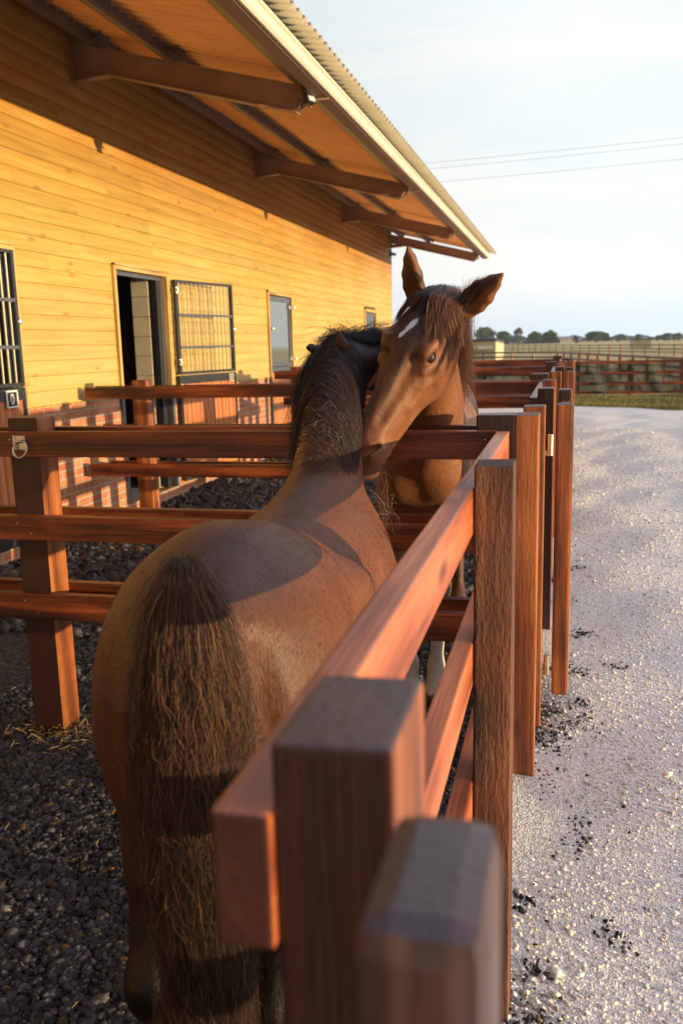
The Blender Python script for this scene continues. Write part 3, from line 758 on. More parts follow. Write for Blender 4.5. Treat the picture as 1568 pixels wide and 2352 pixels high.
def leaf(root, hy, hx, dirv, wdt, z0, zm, z1, opened):
    u = Vector(dirv).normalized(); n = Vector((u.y, -u.x, 0)); H = Vector((hx, hy, 0))
    def B(m, a, b, zz0, zz1, t=.02, off=0.0): m.obox(H + u * (a + b) / 2 + n * off + Vector((0, 0, (zz0 + zz1) / 2)), u * (b - a) / 2, n * t, (0, 0, (zz1 - zz0) / 2))
    m = MB()
    B(m, 0, .045, zm + .012, z1); B(m, wdt - .04, wdt, zm + .012, z1); B(m, .0455, wdt - .0405, z1 - .03, z1); B(m, .0455, wdt - .0405, zm + .012, zm + .045)
    top = PT(m.build('grille_frame', BLACKM), root)
    nb = 13
    for k in range(nb):
        a = .045 + (wdt - .09) * (k + .5) / nb
        p = H + u * a; PT(MB().tube([p + Vector((0, 0, zm + .045)), p + Vector((0, 0, z1 - .03))], .009, 8).build('grille_bar', ZINC, None, True), root)
    for f in (.36, .70):
        m = MB(); B(m, .046, wdt - .041, z1 - (z1 - zm) * f - .014, z1 - (z1 - zm) * f + .014, .012, .012); PT(m.build('grille_crossbar', GREYM), root)
    m = MB()
    B(m, 0, .045, z0, zm); B(m, wdt - .04, wdt, z0, zm); B(m, .0455, wdt - .0405, zm - .10, zm); B(m, .0455, wdt - .0405, z0, z0 + .10)
    low = PT(m.build('lower_door_frame', BLACKM), root)
    m = MB(); nb = 7; w_ = (wdt - .086) / nb
    for k in range(nb): m.obox(H + u * (.0455 + w_ * (k + .5)) + Vector((0, 0, (z0 + zm) / 2)), u * (w_ / 2 - .001), n * .012, (0, 0, (zm - z0) / 2 - .101), .003)
    PT(m.build('door_boards', DOORW), root)
    p = H + n * .035
    for zz in (z0 + .14, zm - .13, zm + .16, z1 - .12):
        m = MB(); m.tube([p + Vector((0, 0, zz - .035)), p + Vector((0, 0, zz + .035))], .016, 12); knob(m, p.x + .012, p.y, zz); PT(m.build('hinge', GALV, None, True), root)
    q = H + u * (wdt + .012)
    for zz in (zm + .55, zm - .25): m = MB(); knob(m, q.x + .01, q.y, zz, .026); PT(m.build('latch', GALV, None, True), root)
    return u, n
d1 = empty('stable_door', (XW, 9.1, 0)); d1.parent = bld; d1.location = Vector((XW, 9.1, 0)) - bld.location
frame(d1, 8.50, 9.78, 2.48)
u, n = leaf(d1, 9.90, XW + .045, (.236, 1.25, 0), 1.27, .05, 1.31, 2.42, True)
pp = Vector((XW + .045, 9.90, 0)) + u * 1.13 + n * .024; number_plate(d1, pp.x, pp.y, 1.245, u, .8)
m = MB(); m.box((XW - .10, 9.60, .02), (XW - .035, 9.70, 2.43)); PT(m.build('door_stop', BLACKM), d1)
d0 = empty('stable_door', (XW, 6.1, 0)); d0.parent = bld; d0.location = Vector((XW, 6.1, 0)) - bld.location
frame(d0, 5.42, 6.80, 2.50)
u, n = leaf(d0, 5.50, XW + .035, (0.0, 1, 0), 1.245, .03, 1.335, 2.46, False)
number_plate(d0, XW + .058, 6.53, 1.25, (0, 1, 0), 1.25)
# half glazed door
d2 = empty('stable_door', (XW, 14.0, 0)); d2.parent = bld; d2.location = Vector((XW, 14.0, 0)) - bld.location
frame(d2, 13.40, 14.66, 2.46)
def glazed(root, a, b, z0, z1, nm='window_sash'):
    m = MB(); x0, x1 = XW - .03, XW + .01
    m.box((x0, a, z0), (x1, a + .05, z1)).box((x0, b - .05, z0), (x1, b, z1)).box((x0, a + .051, z1 - .07), (x1, b - .051, z1)).box((x0, a + .051, z0), (x1, b - .051, z0 + .07))
    s = PT(m.build(nm, GREYM), root)
    m = MB().box((XW - .014, a + .051, z0 + .071), (XW - .006, b - .051, z1 - .071)); PT(m.build('pane', GLASS), root)
    return s
glazed(d2, 13.49, 14.57, 1.31, 2.40, 'glazed_top')
m = MB().box((XW - .03, 13.49, 1.22), (XW + .005, 14.57, 1.30), .004).box((XW - .03, 13.49, .03), (XW + .005, 13.54, 1.219)).box((XW - .03, 14.52, .03), (XW + .005, 14.57, 1.219)).box((XW - .03, 13.541, .03), (XW + .005, 14.519, .12))
low = PT(m.build('lower_door_frame', GREYM), d2)
m = MB()
for k in range(7): m.box((XW - .02, 13.541 + k * .1397, .121), (XW - .004, 13.541 + (k + 1) * .1397 - .002, 1.219), .003)
PT(m.build('door_boards', DOORW), d2)
for zz in (.3, 1.14, 1.42, 2.26): m = MB(); knob(m, XW + .045, 14.70, zz, .03); m.box((XW + .005, 14.5, zz - .03), (XW + .02, 14.78, zz + .03)); PT(m.build('hinge', GALV, None, True), d2)
m = MB(); knob(m, XW + .04, 13.55, 1.9, .025); PT(m.build('latch', GALV, None, True), d2)
w2 = empty('window', (XW, 21, 0)); w2.parent = bld; w2.location = Vector((XW, 21, 0)) - bld.location
frame(w2, 20.35, 21.60, 2.40, 1.153, 'window_frame'); s_ = glazed(w2, 20.42, 21.53, 1.20, 2.34)
m = MB()
for k in range(1, 3): m.box((XW + .011, 20.42 + k * .37 - .03, 1.26), (XW + .022, 20.42 + k * .37 + .03, 2.27))
PT(m.build('mullion', GREYM), w2)

# floodlight on the first rafter end
fl = empty('floodlight', (-2.24, 8.03, 3.75), 'small black floodlight with a ring bracket on the end of a roof beam', 'floodlight')
def FL(o): o.parent = fl; o.location = Vector(o.location) - fl.location; return o
FL(MB().obox((-2.215, 7.965, 3.765), (.020, -.012, .006), (.02, .045, 0), (-.022, .0, .075), .004).build('lamp_housing', BLACKM))
FL(MB().obox((-2.192, 7.953, 3.770), (.0025, -.0015, .0007), (.017, .038, 0), (-.018, .0, .064)).build('lens', simple('lamp_lens', (.55, .6, .62), .15)))
r_ = MB(); r_.tube([(-2.285 + .03 * math.cos(t), 7.965, 3.69 + .035 * math.sin(t)) for t in [2 * math.pi * k / 20 for k in range(20)]], .004, 6, closed=True)
r_.tube([(-2.21, 7.98, 3.85), (-2.205, 7.97, 3.875), (-2.24, 8.0, 3.87)], .007, 8); FL(r_.build('bracket', BLACKM, None, True))

# true scale of the building: everything above was laid out at 1 / .93 about the camera's eye point
for o in (bld, fl):
    o.scale = (.93, .93, .93); c = Vector((0, 0, HC)); o.location = c + (o.location - c) * .93
# ------------------------------------------------------------------ implicit surface body builder (smooth-blended ellipsoids and tapered bones)
def nrm(v): v = np.asarray(v, float); return v / np.linalg.norm(v)
class Body:
    def __init__(s, xs, ys, zs):
        s.xs, s.ys, s.zs = [np.asarray(a, np.float32) for a in (xs, ys, zs)]
        s.D = np.full((len(xs), len(ys), len(zs)), 1.0, np.float32)
    def _sub(s, lo, hi):
        sl = []
        for a, l, h in zip((s.xs, s.ys, s.zs), lo, hi):
            i = max(0, np.searchsorted(a, l) - 1); j = min(len(a), np.searchsorted(a, h) + 1); sl.append(slice(i, max(i + 1, j)))
        sl = tuple(sl)
        return sl, s.xs[sl[0]][:, None, None], s.ys[sl[1]][None, :, None], s.zs[sl[2]][None, None, :]
    def _mix(s, sl, d, k, op):
        D = s.D[sl]
        if op == 'add':
            h = np.clip(.5 + .5 * (D - d) / k, 0, 1); s.D[sl] = D * (1 - h) + d * h - k * h * (1 - h)
        else:
            h = np.clip(.5 - .5 * (D + d) / k, 0, 1); s.D[sl] = D * (1 - h) - d * h + k * h * (1 - h)
    def ell(s, c, r, ax=None, k=.03, op='add'):
        c = np.asarray(c, float); r = np.asarray(r, float); A = np.eye(3) if ax is None else np.array([nrm(a) for a in ax])
        ext = np.abs(A.T) @ r + 3 * k + .02
        sl, X, Y, Z = s._sub(c - ext, c + ext)
        X = X - c[0]; Y = Y - c[1]; Z = Z - c[2]; q0 = 0; q1 = 0
        for i in range(3):
            u = A[i, 0] * X + A[i, 1] * Y + A[i, 2] * Z; q0 = q0 + (u / r[i]) ** 2; q1 = q1 + (u / r[i] ** 2) ** 2
        k0 = np.sqrt(q0); d = k0 * (k0 - 1) / (np.sqrt(q1) + 1e-6)
        s._mix(sl, d.astype(np.float32), k, op)
    def cone(s, a, b, ra, rb, side=(1, 0, 0), k=.03, op='add'):
        a = np.asarray(a, float); b = np.asarray(b, float)
        ra = np.atleast_1d(ra) * np.ones(2); rb = np.atleast_1d(rb) * np.ones(2)
        L = np.linalg.norm(b - a); t = (b - a) / L; sd = np.asarray(side, float); sd = nrm(sd - sd.dot(t) * t); up = np.cross(sd, t)
        m = max(ra.max(), rb.max()) + 3 * k + .02
        sl, X, Y, Z = s._sub(np.minimum(a, b) - m, np.maximum(a, b) + m)
        X = X - a[0]; Y = Y - a[1]; Z = Z - a[2]
        w_ = t[0] * X + t[1] * Y + t[2] * Z; h = np.clip(w_ / L, 0, 1); wx = w_ - h * L
        u = sd[0] * X + sd[1] * Y + sd[2] * Z; v = up[0] * X + up[1] * Y + up[2] * Z
        ru = ra[0] + (rb[0] - ra[0]) * h; rv = ra[1] + (rb[1] - ra[1]) * h; rm = np.minimum(ru, rv)
        k0 = np.sqrt((u / ru) ** 2 + (v / rv) ** 2 + (wx / rm) ** 2)
        k1 = np.sqrt((u / ru ** 2) ** 2 + (v / rv ** 2) ** 2 + (wx / rm ** 2) ** 2)
        s._mix(sl, (k0 * (k0 - 1) / (k1 + 1e-6)).astype(np.float32), k, op)
    def mesh(s, smooth=2):
        D = s.D; ins = D < 0; nx, ny, nz = D.shape
        P = [s.xs, s.ys, s.zs]
        cs = ins[:-1, :-1, :-1].astype(np.int8).copy(); 
        for a in (0, 1):
            for b in (0, 1):
                for c in (0, 1):
                    if a or b or c: cs += ins[a:nx - 1 + a, b:ny - 1 + b, c:nz - 1 + c]
        act = (cs > 0) & (cs < 8); I, J, K = np.nonzero(act)
        idx = np.full(act.shape, -1, np.int64); idx[I, J, K] = np.arange(len(I))
        acc = np.zeros((len(I), 3)); cnt = np.zeros(len(I))
        corners = [(a, b, c) for a in (0, 1) for b in (0, 1) for c in (0, 1)]
        for p in corners:
            for axis in range(3):
                if p[axis]: continue
                q = list(p); q[axis] = 1
                d0 = D[I + p[0], J + p[1], K + p[2]]; d1 = D[I + q[0], J + q[1], K + q[2]]
                m = (d0 < 0) != (d1 < 0); t = np.where(m, d0 / np.where(m, d0 - d1, 1), 0)
                P0 = np.stack([s.xs[I + p[0]], s.ys[J + p[1]], s.zs[K + p[2]]], 1); P1 = np.stack([s.xs[I + q[0]], s.ys[J + q[1]], s.zs[K + q[2]]], 1)
                acc += np.where(m[:, None], P0 + (P1 - P0) * t[:, None], 0); cnt += m
        V = acc / cnt[:, None]; F = []
        for axis in range(3):
            o1, o2 = [(1, 2), (2, 0), (0, 1)][axis]
            sl0 = [slice(1, -1)] * 3; sl0[axis] = slice(0, -1); sl1 = [slice(1, -1)] * 3; sl1[axis] = slice(1, None)
            A = ins[tuple(sl0)]; B = ins[tuple(sl1)]; X = np.argwhere(A != B)
            if not len(X): continue
            fl = A[tuple(X.T)]; base = X.copy()
            for o in (o1, o2): base[:, o] += 1
            def at(d1, d2):
                q = base.copy(); q[:, o1] -= d1; q[:, o2] -= d2; return idx[q[:, 0], q[:, 1], q[:, 2]]
            f = np.stack([at(0, 0), at(1, 0), at(1, 1), at(0, 1)], 1); f[~fl] = f[~fl][:, ::-1]; F.append(f[(f >= 0).all(1)])
        F = np.concatenate(F)
        e = np.concatenate([F[:, [0, 1]], F[:, [1, 2]], F[:, [2, 3]], F[:, [3, 0]]])
        for _ in range(smooth):
            for lam in (.55, -.35):
                sm = np.zeros_like(V); c = np.zeros(len(V))
                np.add.at(sm, e[:, 0], V[e[:, 1]]); np.add.at(c, e[:, 0], 1); np.add.at(sm, e[:, 1], V[e[:, 0]]); np.add.at(c, e[:, 1], 1)
                V = V + lam * (sm / np.maximum(c, 1)[:, None] - V)
        return V, F
def grade(lo, hi, coarse, fine_lo, fine_hi, fine):
    a = list(np.arange(lo, fine_lo, coarse)) if fine_lo > lo else []
    b = list(np.arange(fine_lo, fine_hi, fine)); c = list(np.arange(fine_hi, hi, coarse)) if hi > fine_hi else []
    return np.array(a + b + c)
def vnoise(P, f, seed=0):
    r = np.random.RandomState(seed); o = np.zeros(len(P))
    for k in range(10):
        d = r.randn(3); d /= np.linalg.norm(d); o += np.sin(P @ d * f * r.uniform(.5, 2) + r.rand() * 6.28)
    return o / 5
def sstep(a, b, x): t = np.clip((x - a) / (b - a), 0, 1); return t * t * (3 - 2 * t)

def coat_mat(name, rough, fuzz, seed, flecks=0.0):
    m, t, b = new_mat(name)
    at = node(t, 'ShaderNodeAttribute', attribute_name='tint'); c = t.nodes.new('ShaderNodeTexCoord'); p = c.outputs['Object']
    v1 = node(t, 'ShaderNodeMapping', {'Vector': p, 'Scale': (300, 300, 45), 'Rotation': (.3, .2, 0)}).outputs[0]
    n1 = noise(t, v1, 1.0, 4, .6, .3); n2 = noise(t, p, 7, 5, .6); n3 = noise(t, p, 45, 4, .6)
    col = mixc(t, .55, at.outputs['Color'], ramp(t, n1, [(.3, (.60, .60, .60)), (.7, (1.4, 1.4, 1.4))]).outputs[0], 'MULTIPLY')
    col = mixc(t, .75, col, ramp(t, n2, [(.3, (.80, .78, .78)), (.7, (1.18, 1.18, 1.18))]).outputs[0], 'MULTIPLY')
    if flecks:
        vo = node(t, 'ShaderNodeTexVoronoi', {'Vector': p, 'Scale': 90.0}); 
        fm = ramp(t, vo.outputs['Distance'], [(.04, (1, 1, 1)), (.12, (0, 0, 0))]).outputs[0]
        col = mixc(t, math_(t, 'MULTIPLY', fm, flecks), col, (.42, .38, .36))
    lk(t, col, b.inputs['Base Color']); b.inputs['Roughness'].default_value = rough
    b.inputs['Specular IOR Level'].default_value = .33
    b.inputs['Sheen Weight'].default_value = fuzz; b.inputs['Sheen Roughness'].default_value = .45
    n4 = noise(t, p, 13, 4, .5, 1.2)
    bump(t, b, math_(t, 'ADD', math_(t, 'MULTIPLY', n4, 2.2), math_(t, 'ADD', math_(t, 'MULTIPLY', n1, .8), math_(t, 'MULTIPLY', n3, .9))), .4, .005)
    return m
COAT_P = coat_mat('roan_coat', .45, .0, 1, .06)
COAT_B = coat_mat('bay_coat', .5, .04, 2)
def hair_mat():
    m, t, b = new_mat('hair_strands')
    at = node(t, 'ShaderNodeAttribute', attribute_name='tint'); lk(t, at.outputs['Color'], b.inputs['Base Color'])
    b.inputs['Roughness'].default_value = .5; b.inputs['Specular IOR Level'].default_value = .4
    return m
HAIR = hair_mat()
def strands(name, P, r0, tint, parent=None, r1=.25):
    """P (n, m, 3) poly-lines -> three sided tapering tubes, ONE mesh"""
    n, m_, _ = P.shape; T = np.gradient(P, axis=1); T /= np.linalg.norm(T, axis=2, keepdims=True) + 1e-9
    ref = rs.randn(n, 1, 3); U = np.cross(T, np.broadcast_to(ref, T.shape)); U /= np.linalg.norm(U, axis=2, keepdims=True) + 1e-9; W_ = np.cross(T, U)
    tp = np.linspace(1, r1, m_)[None, :, None] * (np.ones((n, 1, 1)) * np.asarray(r0).reshape(-1, 1, 1))
    ring = [P + (U * math.cos(a) + W_ * math.sin(a)) * tp for a in (0, 2.094, 4.189)]
    V = np.stack(ring, 2).reshape(-1, 3)
    i = np.arange(m_ - 1); f = []
    for k in range(3):
        k2 = (k + 1) % 3; f.append(np.stack([i * 3 + k, i * 3 + k2, (i + 1) * 3 + k2, (i + 1) * 3 + k], 1))
    f = np.concatenate(f); F = (f[None] + (np.arange(n) * m_ * 3)[:, None, None]).reshape(-1, 4)
    c = np.repeat(tint, m_ * 3, axis=0)
    return mesh_np(name, V, F, HAIR, parent, smooth=True, colors=c)
def hair_tint(n, base, var=.35, pale=0.0, palec=(.30, .26, .22)):
    c = np.array(base) * (1 + var * rs.randn(n, 1)).clip(.35, 2.2) * (1 + .08 * rs.randn(n, 3)).clip(.7, 1.3)
    if pale: q = rs.rand(n) < pale; c[q] = np.array(palec) * rs.uniform(.6, 1.3, (q.sum(), 1))
    return c.clip(0, 1)
def wig(P, amp, freq, seedn=None):
    """curl / wave offset growing along the strand"""
    n, m_, _ = P.shape; t = np.linspace(0, 1, m_)[None, :, None]
    ph = rs.rand(n, 1, 3) * 6.28; fr = freq * rs.uniform(.6, 1.5, (n, 1, 3))
    return P + amp * np.sin(t * fr + ph) * t * rs.uniform(.4, 1.4, (n, 1, 1))

def hang(n, c0, sp0, c1, sp1, m_=14, sag=.03, amp=.006, tint=(.020, .013, .012), r=(.0005, .0009), pale=.01, arch=0.0):
    t = np.linspace(0, 1, m_)[None, :, None]
    a = np.array(c0) + rs.randn(n, 3) * np.array(sp0); b = np.array(c1) + rs.randn(n, 3) * np.array(sp1)
    P = a[:, None] * (1 - t) + b[:, None] * t
    P[:, :, 2] += sag * np.sin(t[:, :, 0] * 3.14) * rs.uniform(.5, 1.4, (n, 1)) + arch * np.sin(t[:, :, 0] * 3.14)
    return wig(P, amp, 9), hair_tint(n, tint, .4, pale), rs.uniform(*r, n)

# ------------------------------------------------------------------ pony (roan, seen from behind)
pony = empty('pony', (-.66, 2.0, 0), 'shaggy brown roan pony seen from behind, dark bushy tail, its neck stretched over the rail', 'horse')
B = Body(grade(-1.12, -.12, .012, -.96, -.2, .010), grade(1.10, 3.95, .014, 1.15, 3.6, .012), grade(-.02, 1.80, .014, .55, 1.74, .011))
B.cone((-.665, 1.80, .93), (-.70, 2.42, .92), (.262, .27), (.25, .29), k=.06)                 # barrel
B.ell((-.645, 1.64, 1.0), (.248, .32, .282), k=.08)                                            # hindquarters
B.ell((-.745, 1.55, .94), (.125, .22, .26), k=.05); B.ell((-.530, 1.55, .94), (.125, .22, .26), k=.05)
B.ell((-.840, 1.93, 1.06), (.055, .08, .06), k=.06); B.ell((-.475, 1.93, 1.06), (.055, .08, .06), k=.06)   # hips
B.ell((-.770, 1.78, .78), (.09, .13, .12), k=.06); B.ell((-.515, 1.78, .78), (.09, .13, .12), k=.06)   # stifles
B.ell((-.395, 2.10, 1.03), (.05, .10, .07), k=.07, op='sub')
B.ell((-.60, 1.42, 1.10), (.10, .13, .12), k=.08)                                              # tail head
B.ell((-.70, 2.45, 1.06), (.085, .26, .165), k=.09)                                            # withers
B.ell((-.715, 2.63, .90), (.215, .20, .28), k=.09)                                             # shoulders
B.ell((-.71, 2.80, .88), (.15, .12, .18), k=.08)                                               # breast
B.cone((-.718, 2.60, 1.05), (-.768, 2.98, 1.36), (.128, .225), (.090, .150), k=.08)            # neck
B.cone((-.768, 2.98, 1.36), (-.785, 3.22, 1.53), (.088, .150), (.080, .10), k=.05)
B.cone((-.775, 3.24, 1.55), (-.70, 3.42, 1.55), (.085, .085), (.095, .10), k=.05)              # head, turned away
B.cone((-.70, 3.42, 1.55), (-.60, 3.66, 1.47), (.092, .10), (.055, .06), k=.05)
B.ell((-.585, 3.70, 1.455), (.06, .06, .055), k=.04)
for sx in (1, -1):                                                                             # hind legs
    cx = -.635; X = lambda o: cx + sx * o
    B.cone((X(.115), 1.56, .90), (X(.130), 1.56, .62), (.125, .19), (.090, .13), k=.05)
    B.cone((X(.130), 1.54, .62), (X(.125), 1.43, .40), (.085, .11), (.056, .065), k=.05)
    B.ell((X(.125), 1.41, .39), (.050, .06, .06), k=.04)
    B.cone((X(.125), 1.425, .38), (X(.135), 1.47, .13), (.040, .046), (.034, .038), k=.04)
    B.ell((X(.135), 1.475, .12), (.037, .042, .04), k=.02)
    B.cone((X(.135), 1.49, .10), (X(.135), 1.54, .035), (.033, .036), (.05, .052), k=.015)
    cx = -.705
    B.cone((X(.13), 2.62, .80), (X(.12), 2.62, .48), (.075, .10), (.045, .055), k=.06)
    B.ell((X(.12), 2.625, .42), (.042, .046, .05), k=.03)
    B.cone((X(.12), 2.625, .42), (X(.12), 2.63, .13), (.030, .034), (.028, .032), k=.03)
    B.cone((X(.12), 2.63, .12), (X(.12), 2.68, .035), (.035, .04), (.048, .052), k=.02)
B.cone((-.800, 1.34, 1.10), (-.790, 1.34, .68), (.020, .022), (.016, .018), k=.06, op='sub'); B.cone((-.480, 1.34, 1.10), (-.490, 1.34, .68), (.020, .022), (.016, .018), k=.06, op='sub')
B.cone((-.63, 1.50, 1.345), (-.68, 2.2, 1.26), (.020, .020), (.02, .02), k=.07, op='sub')      # groove along the croup and loins
B.ell((-.905, 1.76, .99), (.03, .09, .12), k=.06, op='sub'); B.ell((-.385, 1.78, 1.02), (.03, .08, .10), k=.06, op='sub')
B.ell((-.64, 1.30, .92), (.018, .07, .25), k=.10, op='sub')                                    # crease between buttocks
# ears
def ear(B, b, tip, w, open_dir, r=.035, thick=.022, k=.015):
    b = np.array(b, float); tip = np.array(tip, float); t = nrm(tip - b); o = nrm(np.array(open_dir) - np.dot(open_dir, t) * t); sd = np.cross(t, o)
    q1 = b + (tip - b) * .28; q2 = b + (tip - b) * .50; q3 = b + (tip - b) * .76
    B.cone(b, q1, (w * .78, thick), (w * .98, thick), sd, k=k); B.cone(q1, q2, (w * .98, thick), (w * .92, thick * .95), sd, k=k * .7)
    B.cone(q2, q3, (w * .92, thick * .95), (w * .55, thick * .7), sd, k=k * .7); B.cone(q3, b + (tip - b) * .96, (w * .55, thick * .7), (w * .14, thick * .4), sd, k=k * .7)
    B.cone(b + t * .03 + o * thick * .9, b + (tip - b) * .80 + o * thick * .75, (w * .66, thick * .8), (w * .12, thick * .3), sd, k=.013, op='sub')
ear(B, (-.835, 3.19, 1.58), (-.905, 3.10, 1.625), .026, (-.6, .6, .1), thick=.016)
ear(B, (-.745, 3.13, 1.565), (-.775, 3.08, 1.672), .030, (.75, .6, .2), thick=.020)
V, F = B.mesh(2)
base = np.array([.150, .053, .021]); n1 = vnoise(V, 6, 1); n2 = vnoise(V, 22, 2)
col = base * (1 + .16 * n1 + .12 * n2)[:, None]
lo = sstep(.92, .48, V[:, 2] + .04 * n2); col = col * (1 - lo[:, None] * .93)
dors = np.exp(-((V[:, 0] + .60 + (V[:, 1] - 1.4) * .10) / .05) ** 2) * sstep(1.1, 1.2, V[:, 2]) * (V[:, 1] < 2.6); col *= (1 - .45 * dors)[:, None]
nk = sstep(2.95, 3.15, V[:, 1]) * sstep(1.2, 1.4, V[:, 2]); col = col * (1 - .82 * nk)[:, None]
qd = sstep(1.80, 1.42, V[:, 1] + .03 * n1); col = col * (1 - .38 * qd)[:, None]  # rear quarters darkened: the rump's shade painted into the coat
hoof = V[:, 2] < .06; col[hoof] = (.05, .045, .04)
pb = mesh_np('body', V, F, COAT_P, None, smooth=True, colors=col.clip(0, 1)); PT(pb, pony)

# short coat hair standing slightly off the skin
def coat_hair(V, F, col, n, flow, length, r, sel=None, lift=.28, m_=4):
    a = V[F[:, 0]]; nn = np.cross(V[F[:, 2]] - a, V[F[:, 3]] - V[F[:, 1]]); ar = np.linalg.norm(nn, axis=1) + 1e-12; nn /= ar[:, None]
    cen = V[F].mean(1); w_ = ar.copy()
    tocam = np.array([0, 0, HC]) - cen; w_[(tocam * nn).sum(1) < -.25 * np.linalg.norm(tocam, axis=1)] = 0
    if sel is not None: w_ *= sel(cen)
    i = rs.choice(len(F), n, p=w_ / w_.sum()); b = rs.dirichlet((1, 1, 1, 1), n); P0 = (V[F[i]] * b[:, :, None]).sum(1); N_ = nn[i]
    fl_ = flow(P0); d = fl_ - N_ * (fl_ * N_).sum(1, keepdims=True); d /= np.linalg.norm(d, axis=1, keepdims=True) + 1e-6
    d = d + .22 * rs.randn(n, 3) + N_ * lift; d /= np.linalg.norm(d, axis=1, keepdims=True)
    L = length * rs.uniform(.5, 1.3, n); t = np.linspace(0, 1, m_)[None, :, None]
    P = P0[:, None] - N_[:, None] * .001 + d[:, None] * t * L[:, None, None] - N_[:, None] * (t ** 2) * (L * .18)[:, None, None]
    c = (col[F[i, 0]] * rs.uniform(.75, 1.35, (n, 1))).clip(0, 1)
    return strands('coat_hair', P, np.full(n, r), c, None, .2)
PT(coat_hair(V, F, col, 60000, lambda P: np.tile([0.0, -.75, -.65], (len(P), 1)), 0.012, .00033, lambda c: (c[:, 2] > .3) * (1.0 + 0 * c[:, 0])), pony)

# tail
def pony_tail(n=14000, m_=22):
    t = np.linspace(0, 1, m_)[None, :]
    u = rs.rand(n) ** 1.15                                   # along the dock
    root = np.stack([-.590 + .02 * u, 1.298 - .035 * u + .02 * u * u, 1.250 - .41 * u], 1)
    az = rs.uniform(-2.0, 2.0, n); out = np.stack([np.sin(az), -np.cos(az), np.zeros(n)], 1)
    root += out * (.034 * (1 - u * .4))[:, None]; root[:, 2] += rs.randn(n) * .014
    L = np.clip(rs.normal(.84, .16, n) * (1 - .25 * u), .25, 1.05) * np.where(rs.rand(n) < .35, rs.uniform(.35, .7, n), 1)
    # clumps
    nc = 150; ca = rs.uniform(-1.7, 1.7, nc); cid = np.argmin(np.abs(az[:, None] - ca[None] + rs.randn(n, nc) * .12), 1)
    wid = .057 * (1 - .25 * u) * rs.uniform(.4, 1.1, n) * np.where(rs.rand(n) < .07, rs.uniform(1.1, 1.5, n), 1)
    s_ = t * L[:, None]
    spread = wid[:, None] * (1 - np.exp(-s_ / .11)) * (1 - .60 * sstep(.25, .80, s_ + u[:, None] * .4))
    P = np.zeros((n, m_, 3))
    P[:, :, 0] = root[:, 0, None] + out[:, 0, None] * spread * 1.3
    P[:, :, 1] = root[:, 1, None] + out[:, 1, None] * spread * .62
    P[:, :, 2] = root[:, 2, None] - s_ * (1 - .13 * np.exp(-s_ / .05)) + .012 * np.sin(s_ * 30)
    c = np.stack([np.sin(ca) * .10, -np.cos(ca) * .05], 1)[cid]
    cw = (.30 * sstep(.25, 1, t))[:, :, None]
    tgt = np.stack([-.590 + c[:, 0, None] * (1 - .35 * t), 1.275 + c[:, 1, None] + 0 * t], 2)
    P[:, :, :2] = P[:, :, :2] * (1 - cw) + tgt * cw
    lk_ = rs.rand(90, 3) * 6.28; lc = rs.randint(0, 90, n)      # locks wave together
    s3 = s_[:, :, None] if s_.ndim == 2 else s_
    P += .013 * np.sin(s3 * 19 + lk_[lc][:, None, :]) * np.clip(s3 * 9, 0, 1) + .006 * np.sin(s3 * 47 + lk_[lc][:, None, ::-1] * 2) * np.clip(s3 * 9, 0, 1)
    P = wig(P, .016, 10); P = wig(P, .007, 24); P = wig(P, .0035, 60)
    P[:, :, 0] += -.012 * sstep(.3, 1.0, s_)
    return strands('tail', P, rs.uniform(.00025, .0006, n), (hair_tint(n, (.085, .038, .021), .5, .22, (.23, .11, .055)) * (1 - .72 * sstep(.25, .9, u + .55 * rs.rand(n)))[:, None] * rs.uniform(.6, 1.5, 90)[lc][:, None]), None, .35)
PT(pony_tail(), pony)
q = hang(1100, (-.605, 1.325, 1.268), (.016, .012, .010), (-.600, 1.262, 1.14), (.045, .012, .04), sag=.014, amp=.005, tint=(.070, .034, .020), r=(.0003, .0006))
PT(strands('tail_dock_hair', q[0], q[2], q[1], None, .4), pony)
# mane: follows the neck surface
NA, NB = np.array([-.718, 2.52, 1.12]), np.array([-.792, 3.24, 1.56])
nt_ = nrm(NB - NA); nsd = nrm(np.array([1, 0, 0]) - nt_[0] * nt_); nup = np.cross(nsd, nt_)
if nup[2] < 0: nup = -nup
def neck_r(s): return np.interp(s, [0, .35, .7, 1], [.100, .100, .094, .086]), np.interp(s, [0, .2, .45, .7, 1], [.135, .150, .150, .135, .105])
def mane(n, s0, s1, th0, th1, Ldrop, side, m_=16, drift=.10, lift=.012, amp=.006, curl=10, tintb=(.034, .015, .012), pale=.02, rr=(.0004, .0009)):
    t = np.linspace(0, 1, m_)[None, :]
    s = rs.uniform(s0, s1, n); a0 = np.radians(rs.uniform(th0[0], th0[1], n)); a1 = np.radians(rs.uniform(th1[0], th1[1], n))
    th = a0[:, None] + (a1 - a0)[:, None] * t
    ss = s[:, None] - drift * 1.15 * (s[:, None].clip(.05, 1) ** .7) * t ** 1.3 * rs.uniform(.25, 1.25, (n, 1))
    rw, rh = neck_r(ss.clip(0, 1)); lf = lift * rs.uniform(.1, 1.2, (n, 1)) * np.sin(t * 3.0).clip(.1) + .004
    P = NA + (NB - NA) * ss[:, :, None] + nsd * (side * np.sin(th) * (rw + lf))[:, :, None] + nup * (np.cos(th) * (rh + lf))[:, :, None]
    P[:, :, 2] -= (Ldrop * sstep(.45, 1, t) * rs.uniform(.3, 1.2, (n, 1)))
    P = wig(P, amp, curl); P = wig(P, amp * .3, 34)
    return P, hair_tint(n, tintb, .4, pale), rs.uniform(rr[0], rr[1], n)
